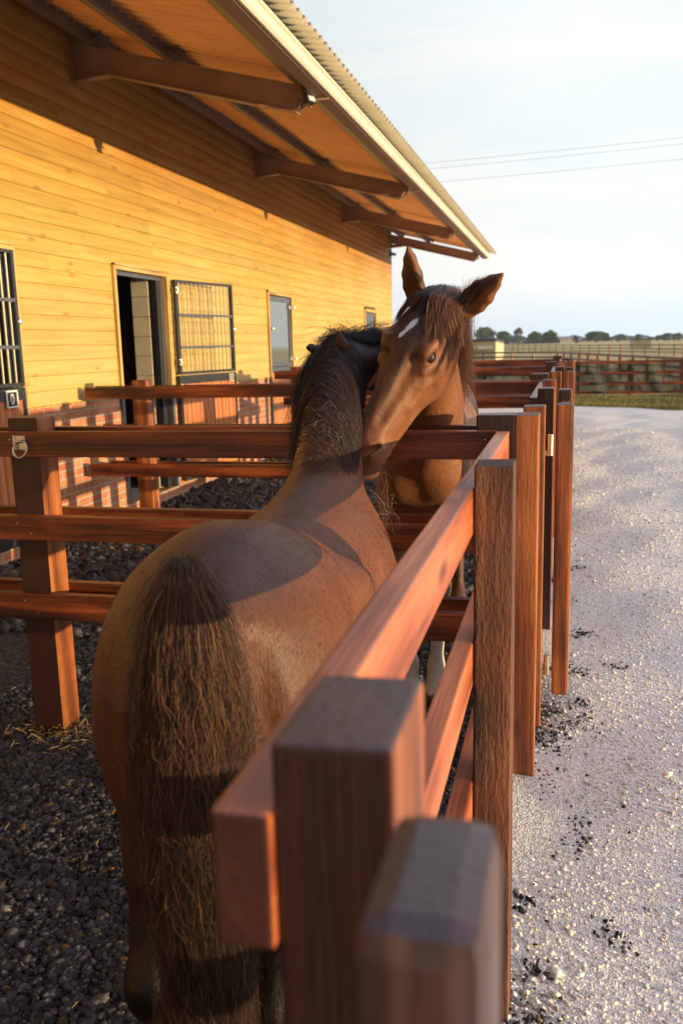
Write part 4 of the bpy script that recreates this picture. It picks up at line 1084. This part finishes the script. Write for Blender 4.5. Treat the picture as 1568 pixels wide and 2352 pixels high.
parts = [mane(1900, .30, 1.0, (-42, 5), (50, 98), .02, 1, drift=.34, lift=.007, amp=.004, curl=6),
         mane(1500, .50, 1.02, (-25, 5), (-70, -105), .05, 1, drift=.10),
         mane(220, .20, .62, (-45, 30), (20, 90), .02, 1, drift=.40, lift=.008, amp=.005, curl=7, tintb=(.060, .025, .018), pale=.01),
         mane(260, .06, .42, (-40, 25), (-15, 60), .0, 1, drift=.16, lift=.018, amp=.012, curl=9, tintb=(.075, .036, .024), pale=.08)]
P = np.concatenate([p[0] for p in parts]); T = np.concatenate([p[1] for p in parts]); Rr = np.concatenate([p[2] for p in parts])
PT(strands('mane', P, Rr, T, None, .4), pony)
# long lock hanging down the far (left) side of the neck and forelock wisps over the poll
H = [hang(1100, (-.865, 3.12, 1.54), (.014, .02, .025), (-.895, 2.98, 1.22), (.022, .03, .07), sag=.03),
     hang(260, (-.885, 3.16, 1.57), (.012, .02, .018), (-.955, 3.10, 1.36), (.016, .02, .05), sag=.03, amp=.008),
     hang(700, (-.835, 3.20, 1.625), (.022, .015, .008), (-.85, 3.07, 1.53), (.03, .02, .02), sag=.015, amp=.005),
     hang(500, (-.82, 3.24, 1.635), (.035, .02, .008), (-.80, 3.36, 1.63), (.05, .02, .02), sag=.020, amp=.008),
     hang(900, (-.765, 3.27, 1.635), (.035, .03, .010), (-.66, 3.40, 1.625), (.04, .04, .03), sag=.018, amp=.006),
     hang(60, (-.80, 3.22, 1.64), (.05, .02, .006), (-.79, 3.24, 1.68), (.07, .04, .012), sag=.02, amp=.016)]
P = np.concatenate([p[0] for p in H]); T = np.concatenate([p[1] for p in H]); Rr = np.concatenate([p[2] for p in H])
PT(strands('forelock', P, Rr, T, None, .4), pony)
# coarse chest and shoulder hair hanging at the right of the neck
q = hang(60, (-.565, 2.74, 1.14), (.008, .05, .04), (-.535, 2.72, 1.06), (.016, .05, .04), sag=.0, amp=.010, tint=(.14, .055, .028), r=(.0004, .0008), pale=.05)
PT(strands('neck_fringe', q[0], q[2], q[1], None, .4), pony)

# ------------------------------------------------------------------ bay horse (facing the camera over the fence)
bay = empty('bay_horse', (-.62, 4.3, 0), 'bay horse with a white star, its head over the rail nuzzling the pony', 'horse')
Ho = np.array([-.4248, 3.1356, 1.7457]); Ha = np.array([-.3831, -.3528, -.8537]); Hs = np.array([.8906, -.3864, -.24]); Hn = np.array([-.2452, -.8522, .4622])
def hp(a, s, n): return Ho + Ha * a + Hs * s + Hn * n
HA = (Ha, Hs, Hn)
B = Body(grade(-1.15, -.10, .015, -.80, -.17, .0055), grade(2.70, 5.80, .016, 2.72, 3.34, .0055), grade(-.02, 2.02, .015, 1.12, 1.98, .0055))
def E(a, s, n, ra, rs_, rn, k=.03, op='add', both=False):
    for q in ((1, -1) if both else (1,)): B.ell(hp(a, s * q, n), (ra, rs_, rn), HA, k, op)
def C(p, q, r1, r2, k=.03, op='add', both=False):
    for g in ((1, -1) if both else (1,)): B.cone(hp(p[0], p[1] * g, p[2]), hp(q[0], q[1] * g, q[2]), r1, r2, Hs, k, op)
E(.07, 0, -.005, .13, .088, .088, .04)
E(.17, 0, .022, .14, .108, .082, .04)
E(.20, .060, -.050, .130, .058, .092, .045, both=True)                  # jowls
C((.22, 0, .0), (.52, 0, .002), (.092, .088), (.060, .060), .04)
C((.18, 0, .055), (.53, 0, .042), (.052, .046), (.042, .032), .03)      # nasal bridge
C((.225, .095, .006), (.38, .070, .0), .017, .012, .022, both=True)    # facial crest
C((.24, .042, -.10), (.53, .016, -.045), .032, .026, .04, both=True)   # mandible
E(.180, .080, .074, .044, .026, .022, .025, both=True)                  # brow
C((.245, .100, .040), (.262, .090, .050), .010, .008, .02, both=True)
C((.25, .056, .082), (.46, .042, .068), .016, .014, .03, 'sub', both=True)   # hollow beside the nasal bone
E(.33, .104, -.034, .055, .012, .020, .03, 'sub', both=True)                # hollow under the facial crest
E(.26, .118, .028, .020, .012, .018, .02, 'sub', both=True)
E(.575, 0, .002, .072, .066, .062, .035)                               # muzzle
E(.565, .044, .032, .044, .024, .028, .02, both=True)
E(.632, 0, -.002, .035, .050, .042, .025)
E(.605, 0, -.056, .048, .040, .030, .018)
C((.40, .040, .042), (.52, .040, .044), .010, .012, .02, both=True)
E(.207, .110, .060, .024, .020, .015, .010, 'sub', both=True)          # eye socket
E(.140, .078, .092, .032, .020, .012, .02, 'sub', both=True)           # hollow above the eye
C((.552, .056, .046), (.588, .036, .062), .0135, .0105, .007, 'sub', both=True)
C((.548, .070, .036), (.590, .052, .054), .009, .007, .012, both=True)  # nostril
E(.640, 0, -.034, .045, .066, .0040, .008, 'sub')                      # mouth
# ears
ear(B, (-.512, 3.17, 1.760), (-.520, 3.06, 1.945), .041, (-.35, -.94, 0), thick=.028)
ear(B, (-.340, 3.10, 1.725), (-.200, 3.02, 1.838), .048, (.1, -1, 0), thick=.026)
# neck and body
B.cone((-.44, 3.28, 1.66), (-.50, 3.50, 1.44), (.085, .12), (.105, .18), k=.07)
B.cone((-.50, 3.50, 1.44), (-.58, 3.86, 1.18), (.110, .19), (.17, .26), k=.08)
B.ell((-.585, 3.88, 1.12), (.195, .24, .26), k=.08)
B.ell((-.500, 3.72, 1.10), (.105, .11, .15), k=.05); B.ell((-.675, 3.72, 1.10), (.105, .11, .15), k=.05)  # breast muscles
B.cone((-.62, 4.15, 1.12), (-.76, 5.05, 1.12), (.27, .31), (.29, .30), k=.09)
B.ell((-.61, 4.12, 1.34), (.09, .28, .20), k=.10)
B.ell((-.78, 5.25, 1.18), (.29, .34, .31), k=.10)
for sx in (1, -1):
    X = lambda o: -.605 + sx * o
    B.cone((X(.115), 3.86, .98), (X(.085), 3.84, .66), (.090, .12), (.058, .07), k=.06)
    B.ell((X(.080), 3.835, .55), (.052, .055, .075), k=.03)
    B.cone((X(.080), 3.84, .50), (X(.062), 3.85, .20), (.033, .040), (.031, .037), k=.03)
    B.ell((X(.060), 3.85, .17), (.042, .047, .048), k=.025)
    B.cone((X(.060), 3.845, .15), (X(.062), 3.80, .04), (.036, .040), (.056, .062), k=.02)
    X = lambda o: -.78 + sx * o
    B.cone((X(.15), 5.25, 1.05), (X(.16), 5.24, .75), (.14, .22), (.09, .12), k=.07)
    B.cone((X(.16), 5.24, .75), (X(.16), 5.42, .52), (.075, .09), (.045, .06), k=.04)
    B.cone((X(.16), 5.42, .50), (X(.16), 5.38, .14), (.034, .042), (.034, .04), k=.03)
    B.cone((X(.16), 5.37, .12), (X(.16), 5.32, .04), (.04, .045), (.06, .065), k=.02)
V, F = B.mesh(3)
L = (V - Ho) @ np.array([Ha, Hs, Hn]).T; la, ls, ln = L.T
head = (la > -.05) & (V[:, 1] < 3.36) & (V[:, 2] > 1.05)
n1 = vnoise(V, 5, 3); n2 = vnoise(V, 24, 4); n3 = vnoise(V, 70, 5)
col = np.array([.205, .078, .028]) * (1 + .14 * n1 + .10 * n2)[:, None]
dkf = head * sstep(.045, .09, ln + .02 * n2) * sstep(.50, .12, la) * sstep(.11, .06, np.abs(ls))
col = col * (1 - .84 * dkf[:, None])  # dark front of the face: its shading painted into the coat
col = col * (1 - .55 * (head * sstep(.58, .65, la + .02 * n2) )[:, None]) + (head * sstep(.58, .65, la))[:, None] * np.array([.012, .012, .013])
grv = head * np.exp(-((ls - .020 - .01 * (la - .2)) / .009) ** 2) * sstep(.16, .24, la) * sstep(.50, .44, la) * (ln > .02); col = col * (1 - .6 * grv[:, None])  # shading of the groove by the nasal bone, painted as a dark stripe
stm = head * (sstep(1.0, .75, np.sqrt(((la - .135 + .2 * ls) / .036) ** 2 + ((ls + .002 + .3 * (la - .135)) / (.010 + .10 * (la - .10).clip(0, .06))) ** 2) + .30 * n3 + .12 * vnoise(V, 160, 6))) * (ln > .05)
col = col * (1 - stm[:, None]) + stm[:, None] * np.array([.62, .60, .60])
earm = (V[:, 2] > 1.80) & (V[:, 1] < 3.3); col[earm] *= .7
leg = sstep(.80, .55, V[:, 2]); col = col * (1 - .65 * leg[:, None])
sock = (V[:, 2] + .03 * n2 < .44) & (V[:, 1] < 4.2) & (V[:, 2] > .07); col[sock] = np.array([.50, .46, .40])
up = (V[:, 2] < .80) & (V[:, 2] >= .44) & (V[:, 1] < 4.2); col[up] = col[up] * .7 + np.array([.12, .09, .07])
hoof = V[:, 2] < .06; col[hoof] = (.06, .05, .045)
PT(mesh_np('body', V, F, COAT_B, None, smooth=True, colors=col.clip(0, 1)), bay)
PT(coat_hair(V, F, col, 34000, lambda P: np.where(((P[:, 1] < 3.34) & (P[:, 2] > 1.1))[:, None], Ha[None], np.array([[0, .35, -.9]])), .0075, .00032,
             lambda c: np.where((c[:, 1] < 3.36) & (c[:, 2] > 1.1), 3.0, .5) * (c[:, 1] < 4.0) * (c[:, 2] > .5), lift=.16), bay)
# eyes with lids
EYE = simple('dark_eye', (.030, .012, .006), .06, 0, 0, spec=.9)
LID = simple('eyelid_skin', (.045, .025, .018), .45)
for sg in (1, -1):
    c = hp(.207, .0868 * sg, .0508); m = MB()
    bmesh.ops.create_uvsphere(m.bm, u_segments=24, v_segments=16, radius=.0210, matrix=Matrix.Translation(Vector(c)))
    e_ = PT(m.build('eye', EYE, None, True), bay)
    for (up_, rr_, thk) in ((1, .0225, .0042), (-1, .0222, .0026)):
        pts = []
        for k in range(13):
            a = math.pi * k / 12
            v = Ha * (-math.cos(a) * .95) + (Hn * .82 - Hs * sg * .57) * (up_ * math.sin(a) * (.50 if up_ > 0 else .46)) + (Hs * sg * .82 + Hn * .57) * (.55 + .25 * math.sin(a)); v = v / np.linalg.norm(v) * rr_
            pts.append(Vector(c + v))
        m = MB().tube(pts, [thk * (.45 + .55 * math.sin(math.pi * k / 12)) for k in range(13)], 8)
        PT(m.build('eyelid', LID, None, True), bay)
# forelock: fans out from the poll, swept towards the left eye
def lock(n, a0, sa0, s0, ss0, a1, sa1, s1, ss1, bulge, lift, tint, amp=.006, m_=16, r=(.0004, .0009), freq=8):
    t = np.linspace(0, 1, m_)[None, :]
    A0 = a0 + rs.randn(n) * sa0; S0 = s0 + rs.randn(n) * ss0; A1 = a1 + rs.randn(n) * sa1; S1 = s1 + rs.randn(n) * ss1
    # clumping of tips
    nc = 22; ci = rs.randint(0, nc, n); cA = a1 + rs.randn(nc) * sa1; cS = s1 + rs.randn(nc) * ss1; A1 = A1 * .25 + cA[ci] * .75; S1 = S1 * .14 + cS[ci] * .86; kt = rs.uniform(.55, 1.7, nc)
    a = A0[:, None] + (A1 - A0)[:, None] * t; s = S0[:, None] + (S1 - S0)[:, None] * (t ** .8)
    # surface height of the forehead (ellipse section) + lift
    wd = .100; nh = .100 + .012 * np.sin(a * 12) ; nn = np.sqrt(np.clip(1 - (s / (wd * 1.18)) ** 2, .02, 1)) * nh + lift * rs.uniform(.2, 1.3, (n, 1)) * np.sin(3.14 * (t * .8 + .1)) + bulge
    nn = np.where(a < .02, nn - (.02 - a) * .9, nn)
    P = Ho + Ha * a[:, :, None] + Hs * s[:, :, None] + Hn * nn[:, :, None]
    return wig(P, amp, freq), (hair_tint(n, tint, .35, .01) * kt[ci][:, None]).clip(0, 1), rs.uniform(*r, n)
H = [lock(560, -.045, .018, .022, .022, .130, .035, .088, .022, .000, .014, (.085, .033, .019), amp=.009, r=(.0005, .0011)),
     lock(600, -.045, .018, .0, .03, .065, .02, .045, .025, .000, .006, (.030, .016, .013)),
     lock(260, -.045, .015, -.02, .025, .11, .02, -.070, .010, .000, .003, (.06, .025, .015)),
     lock(420, -.035, .018, .060, .014, .17, .05, .150, .008, .000, .010, (.13, .050, .026), amp=.009)]
P = np.concatenate([p[0] for p in H]); T = np.concatenate([p[1] for p in H]); Rr = np.concatenate([p[2] for p in H])
PT(strands('forelock', P, Rr, T, None, .35), bay)
# mane lying over the neck behind the ears
def wl(n, c0, sp0, c1, sp1, sag, tint, amp=.008, r=(.0004, .0009)): return hang(n, c0, sp0, c1, sp1, sag=sag, amp=amp, tint=tint, r=r)
H = [wl(900, (-.40, 3.24, 1.78), (.035, .03, .012), (-.325, 3.12, 1.52), (.012, .03, .07), .04, (.13, .05, .025)),
     wl(500, (-.43, 3.30, 1.76), (.03, .04, .015), (-.56, 3.36, 1.60), (.02, .04, .05), .04, (.018, .012, .011))]
# ear hair and muzzle whiskers
H.append(wl(240, (-.33, 3.07, 1.755), (.02, .012, .008), (-.255, 3.01, 1.815), (.03, .01, .012), .01, (.06, .035, .022), .004, (.0003, .0006)))
P = np.concatenate([p[0] for p in H]); T = np.concatenate([p[1] for p in H]); Rr = np.concatenate([p[2] for p in H])
PT(strands('mane', P, Rr, T, None, .35), bay)
n = 70; a = rs.uniform(.55, .63, n); s = rs.uniform(-.03, .055, n); nn = rs.uniform(-.075, .0, n)
st = Ho + Ha * a[:, None] + Hs * s[:, None] + Hn * nn[:, None]; dr = Ha * .8 + Hs * rs.uniform(.0, 1.2, (n, 1)) + Hn * rs.uniform(-.9, .2, (n, 1)); dr /= np.linalg.norm(dr, axis=1)[:, None]
t = np.linspace(0, 1, 8)[None, :, None]; P = st[:, None] + dr[:, None] * t * rs.uniform(.03, .075, (n, 1, 1)); P = wig(P, .004, 4)
PT(strands('whiskers', P, np.full(n, .00035), hair_tint(n, (.10, .09, .08), .3), None, .4), bay)
# tail of the bay horse
q = hang(500, (-.80, 5.62, 1.25), (.02, .02, .06), (-.81, 5.70, .45), (.05, .04, .12), sag=.05)
PT(strands('tail', q[0], q[2], q[1], None, .4), bay)
# ------------------------------------------------------------------ far fences, shelters, trees, wires
WF = W[0]
def post_rail(name, pts, h, rails, sp, label, mesh_panel=False, pw=.10, group='paddock fences beyond the yard', mat=None):
    root = empty(name, (pts[0][0], pts[0][1], 0), label, 'fence', group); O = root.location
    posts = []; mr = MB()
    for k in range(len(pts) - 1):
        a = Vector((pts[k][0], pts[k][1], 0)); b = Vector((pts[k + 1][0], pts[k + 1][1], 0)); d = b - a; L = d.length; d.normalize(); n = Vector((-d.y, d.x, 0))
        c = max(1, round(L / sp))
        for i in range(c + (1 if k == len(pts) - 2 else 0)): posts.append((a + d * (L * i / c), d, n))
        for z in rails:
            mr.obox((a + b) / 2 - n * .03 + Vector((0, 0, z)), d * L / 2, n * .018, (0, 0, .045))
    o = mr.build('rails', mat or W[0], root); o.location = -O
    if len(posts) <= 100:
        proto = None
        for (p, d, n) in posts:
            if proto is None:
                proto = MB().box((-pw / 2, -pw / 2, -.05), (pw / 2, pw / 2, h), .008).build('post', mat or WORANGE, None); q = proto
            else: q = proto.copy(); COL.objects.link(q)
            q.parent = root; q.location = p + n * (.02 + pw / 2) - O; q.rotation_euler = (0, 0, math.atan2(d.y, d.x))
    return root
sc = post_rail('windbreak_fence', [(-9.2, 27.6), (.36, 27.4), (9.0, 27.3)], 1.0, (.93, .62, .32, .06), 1.405, 'timber fence hung with torn dark windbreak mesh beyond the grass verge', group=None)
m, t, b = new_mat('windbreak_mesh')
b.inputs['Base Color'].default_value = (.030, .042, .034, 1); b.inputs['Roughness'].default_value = .8
tr = t.nodes.new('ShaderNodeBsdfTransparent'); mxs = t.nodes.new('ShaderNodeMixShader'); c_ = t.nodes.new('ShaderNodeTexCoord')
nn = noise(t, node(t, 'ShaderNodeMapping', {'Vector': c_.outputs['Object'], 'Scale': (1.6, 1, .8)}).outputs[0], 1.4, 4, .6, .6)
rp = ramp(t, nn, [(.35, (.6, .6, .6)), (.6, (.95, .95, .95))])
lk(t, rp.outputs[0], mxs.inputs[0]); lk(t, tr.outputs[0], mxs.inputs[1]); lk(t, b.outputs[0], mxs.inputs[2]); lk(t, mxs.outputs[0], t.nodes['Material Output'].inputs[0])
nx, nz = 420, 10; xs = np.linspace(-9.2, 9.0, nx); zs = np.linspace(.05, .88, nz); X, Z = np.meshgrid(xs, zs)
Yy = 27.36 + .05 * np.sin(X * 4.3 + Z * 2) + .03 * np.sin(X * 11 + Z * 5); i = np.arange(nx * nz).reshape(nz, nx)
o = mesh_np('windbreak_net', np.stack([X.ravel(), Yy.ravel(), Z.ravel()], 1), np.stack([i[:-1, :-1].ravel(), i[:-1, 1:].ravel(), i[1:, 1:].ravel(), i[1:, :-1].ravel()], 1), m, sc, smooth=True); o.location = -sc.location
post_rail('paddock_fence', [(-22, 62), (-3.2, 55), (-.55, 51.3), (3.5, 30.1), (3.9, 28.0)], .98, (.93, .66, .36), 1.9, 'dark three rail paddock fence with a corner, between the windbreak mesh and the dry field', mat=W[1])
post_rail('paddock_fence', [(-30, 150), (-7.8, 137), (8.9, 82), (9.4, 80)], 1.0, (.92, .6, .3), 3.2, 'thin brown paddock fence far out across the dry field')
post_rail('paddock_fence', [(14.5, 118), (21, 118), (24, 95)], 1.0, (.92, .6, .3), 3.0, 'distant fence beside the farther field shelter')

def shelter(name, x0, x1, y, dp, h0, h1, label, window=True):
    root = empty(name, ((x0 + x1) / 2, y, 0), label, 'shelter', 'timber field shelters'); O = root.location
    def A(o): o.location = o.location - O; o.parent = root
    c = simple('pale_shelter_boards', (.50, .44, .28), .7, 0, 6, .15); d = simple('shelter_front', (.27, .26, .19), .7, 0, 4, .15); rf = simple('shelter_roof', (.035, .045, .07), .6)
    f = MB()
    if window:
        f.box((x0, y, 0), (x1 - .03, y + .05, .85)).box((x0, y, 1.30), (x1 - .03, y + .05, h0)).box((x0, y, .85), (x0 + .3, y + .05, 1.3)).box((x1 - .2, y, .85), (x1 - .03, y + .05, 1.3))
    else: f.box((x0, y, 0), (x1 - .03, y + .05, h0))
    A(f.build('front_wall', d))
    s = MB(); s.prism([(x1, y, 0), (x1, y + dp, 0), (x1, y + dp, h1), (x1, y, h0)], (-.03, 0, 0)).prism([(x0, y + .06, 0), (x0, y + dp, 0), (x0, y + dp, h1), (x0, y + .06, h0)], (.03, 0, 0)); A(s.build('side_wall', c))
    bk = MB()
    bk.box((x0 + .04, y + dp - .05, 0), (x1 - .04, y + dp, .85)); A(bk.build('back_wall', d))
    r = MB(); r.prism([(x0 - .1, y - .15, h0), (x0 - .1, y + dp + .1, h1), (x0 - .1, y + dp + .1, h1 + .2), (x0 - .1, y - .15, h0 + .2)], (x1 - x0 + .15, 0, 0)); A(r.build('roof', rf))
shelter('field_shelter', -9.2, -5.58, 75, 10, 1.62, 1.40, 'pale boarded field shelter with a dark sloping roof and an open front window')
shelter('field_shelter', 10.3, 13.0, 150, 9, 1.24, 1.24, 'small brown field shelter far out in the dry field, one end sunlit', False)

# distant farmhouse roof between trees
hs = empty('farmhouse', (0.6, 400, 0), 'tiny far farmhouse roof on the horizon between the trees', 'house'); 
def A(o): o.location = o.location - hs.location; o.parent = hs
m = MB(); m.box((-2.6, 397, -.1), (2.2, 402, 1.6)); A(m.build('wall', simple('farm_wall', (.5, .46, .42), .8)))
m = MB(); m.prism([(-3, 396.5, 1.6), (-3, 399.5, 2.9), (-3, 402.5, 1.6)], (5.6, 0, 0)); A(m.build('roof', simple('farm_roof', (.30, .22, .20), .8)))

# trees: trunk with limbs, crown of many leaf clumps spread through the volume
def leaf_mat():
    m, t, b = new_mat('foliage'); at = node(t, 'ShaderNodeAttribute', attribute_name='tint'); lk(t, at.outputs['Color'], b.inputs['Base Color']); b.inputs['Roughness'].default_value = .75
    b.inputs['Subsurface Weight'].default_value = 0.0
    return m
LEAF = leaf_mat(); BARK = simple('bark', (.09, .07, .05), .9, 0, 10, .3)
def tree(x, y, wd, h, label, dens=1.0, lobes=None, low=.18, hue=0.0):
    root = empty('tree', (x, y, 0), label, 'tree', 'trees along the horizon')
    m = MB(); th = h * .45; r = wd * .022 + .08
    m.tube([(0, 0, -.2), (.05 * wd * .1, 0, th * .5), (0, 0, th), (wd * .03, 0, h * .8)], [r * 1.3, r, r * .7, r * .2], 8)
    nl = lobes or max(6, int(wd * 1.4)); L = []
    for k in range(nl):
        a = rnd.random() * 6.28; q = rnd.random() ** .5
        px = math.cos(a) * wd * .36 * q; py = math.sin(a) * wd * .25 * q; top = h * (1 - .35 * (abs(px) / (wd * .5)) ** 1.5) * rnd.uniform(.82, 1)
        pr = min(wd * .22, h * .24) * rnd.uniform(.7, 1.15); pz = max(top - pr, h * low + pr * .6); L.append((px, py, pz, pr))
        if rnd.random() < .7: L.append((px * 1.1, py, h * low + pr * rnd.uniform(.5, 1.0), pr * .9))
        m.tube([(0, 0, th * .7), (px * .6, py * .6, pz * .8), (px, py, pz)], [r * .5, r * .3, r * .1], 5)
    o = m.build('trunk', BARK, root)
    P = []; C_ = []
    for (px, py, pz, pr) in L:
        n = int(300 * dens); d = rs.randn(n, 3); d /= np.linalg.norm(d, axis=1)[:, None]; rr = pr * rs.uniform(.35, 1.12, n) ** .6
        p = np.array([px, py, pz]) + d * rr[:, None] * np.array([1, 1, .82]); P.append(p)
        C_.append(np.array([.065 + hue, .115, .035]) * rs.uniform(.55, 1.45) * rs.uniform(.6, 1.35, (n, 1)))
    P = np.concatenate(P); C_ = np.concatenate(C_); n = len(P); sz = rs.uniform(.10, .24, n) * (wd ** .35) * .75
    A_ = rs.randn(n, 3); A_ /= np.linalg.norm(A_, axis=1)[:, None]; B_ = np.cross(A_, rs.randn(n, 3)); B_ /= np.linalg.norm(B_, axis=1)[:, None]
    V = np.stack([P - A_ * sz[:, None], P + B_ * sz[:, None] * .6, P + A_ * sz[:, None], P - B_ * sz[:, None] * .6], 1).reshape(-1, 3)
    mesh_np('crown', V, np.arange(n * 4).reshape(n, 4), LEAF, root, colors=np.repeat(C_, 4, 0))
TR = [(-50, 425, 12, 8.5, 'tall open crowned tree behind the pale field shelter, half hidden by the horse', .75), (-36.5, 420, 11.5, 9.0, 'tallest tree of the clump, sky showing through its rounded crown', .7),
      (-27.5, 420, 7.5, 7.2, 'rounded mid height tree between the tallest and the narrow tree', .9), (-21, 418, 5.0, 7.9, 'tall narrow tree standing in the clump beyond the field shelter', 1.0),
      (-13.6, 420, 7.0, 6.3, 'broad green tree right of the tall narrow one', 1.0), (-7.4, 424, 7.6, 6.6, 'broad green tree with one sunlit edge, last of the clump before the farmhouse roof', .9),
      (4.1, 420, 3.0, 3.2, 'small round tree alone beside the far farmhouse roof', 1.1), (13.0, 420, 13.2, 5.3, 'wide low domed tree, the broadest crown beyond the windbreak fence', 1.1),
      (23.6, 420, 4.6, 3.4, 'small tree just right of the wide domed tree', .9), (31.1, 420, 4.2, 3.7, 'small round headed tree left of the farther shelter', .9),
      (39.1, 420, 4.2, 2.5, 'low pale bush right of the farther shelter', 1.0), (42.6, 420, 4.4, 3.6, 'small tree beside the last one of the distant row', .9), (47.0, 420, 4.0, 3.5, 'last small tree of the distant row, beyond the farther shelter', .9)]
for q in TR: tree(*q[:5], dens=q[5], low=.05 if q[3] < 4 else .16)
def hedge(name, x0, x1, y, h, n, label):
    P = np.stack([rs.uniform(x0, x1, n), y + rs.randn(n) * 2, rs.rand(n) ** .8 * h], 1); P[:, 2] *= 1 + .45 * np.sin(P[:, 0] * .35) * np.sin(P[:, 0] * .13 + 1)
    sz = rs.uniform(.15, .4, n); A_ = rs.randn(n, 3); A_ /= np.linalg.norm(A_, axis=1)[:, None]; B_ = np.cross(A_, rs.randn(n, 3)); B_ /= np.linalg.norm(B_, axis=1)[:, None]
    V = np.stack([P - A_ * sz[:, None], P + B_ * sz[:, None] * .7, P + A_ * sz[:, None], P - B_ * sz[:, None] * .7], 1).reshape(-1, 3)
    tag(mesh_np(name, V, np.arange(n * 4).reshape(n, 4), LEAF, None, colors=np.repeat(np.array([.050, .075, .035]) * rs.uniform(.5, 1.4, (n, 1)), 4, 0)), label, 'hedge', kind='stuff')
hedge('hedgerow', -90, -2, 428, 2.9, 14000, 'low continuous hedgerow along the foot of the left clump of trees')
hedge('far_woodland', -20, 120, 560, 2.8, 15000, 'thin dark line of far woodland beyond the farther shelter')
# grass verge
def grass(n, x0, x1, y0, y1, h, label, name='grass_verge'):
    P = np.stack([rs.uniform(x0, x1, n), rs.uniform(y0, y1, n), np.full(n, -.06)], 1)
    far = 22.6 - .5 * np.clip(P[:, 0], -1, 30) + .25 * np.sin(P[:, 0] * 1.7); P = P[P[:, 1] > far - .1 + rs.rand(n) * .5]; n = len(P)
    pt = vnoise(P, 1.3, 8); hh = h * rs.uniform(.3, 1.3, n) * (1 + .5 * pt).clip(.2); a = rs.rand(n) * 6.28; w_ = np.stack([np.cos(a), np.sin(a), 0 * a], 1) * .012
    lean = rs.randn(n, 3) * .4; lean[:, 2] = 1; tip = P + lean * hh[:, None]
    V = np.stack([P - w_, P + w_, tip], 1).reshape(-1, 3)
    g = np.where((vnoise(P, 2.1, 9) + .5 * rs.randn(n) > .2)[:, None], np.array([[.34, .27, .07]]), np.array([[.20, .19, .06]])) * rs.uniform(.6, 1.3, (n, 1))
    tag(mesh_np(name, V, np.arange(n * 3).reshape(n, 3), LEAF, None, colors=np.repeat(g, 3, 0)), label, 'grass', kind='stuff')
grass(60000, -1.0, 7.0, 20, 27.3, .10, 'rough yellow green grass verge between the gravel and the windbreak fence')
# overhead wires between two poles out of frame
WIRE = simple('wire', (.22, .27, .32), .5)
for (xa, za, xb, zb, lab) in ((-45, 12.55, 50, 15.1, 'topmost of the three overhead wires crossing the sky'), (-45, 12.18, 50, 14.75, 'middle of the three overhead wires crossing the sky'), (-45, 11.35, 50, 13.85, 'lowest of the three overhead wires crossing the sky')):
    pts = []
    for k in range(25):
        u_ = k / 24; pts.append((xa + (xb - xa) * u_, 60, za + (zb - za) * u_ - .9 * 4 * u_ * (1 - u_) + .3))
    tag(MB().tube(pts, .010, 5).build('overhead_wire', WIRE), lab, 'wire', 'overhead wires')

# evening air
hz = MB().box((-130, -12, -1.2), (150, 640, 17.5)).build('haze', None); 
m, t, b = new_mat('haze_air'); t.nodes.remove(b); v_ = t.nodes.new('ShaderNodeVolumePrincipled'); v_.inputs['Color'].default_value = (.80, .87, 1.0, 1); v_.inputs['Density'].default_value = .00022
lk(t, v_.outputs[0], t.nodes['Material Output'].inputs['Volume']); hz.data.materials.clear(); hz.data.materials.append(m); tag(hz, kind='stuff'); tag(hz, 'thin pale blue evening air over the fields and far trees', 'haze')
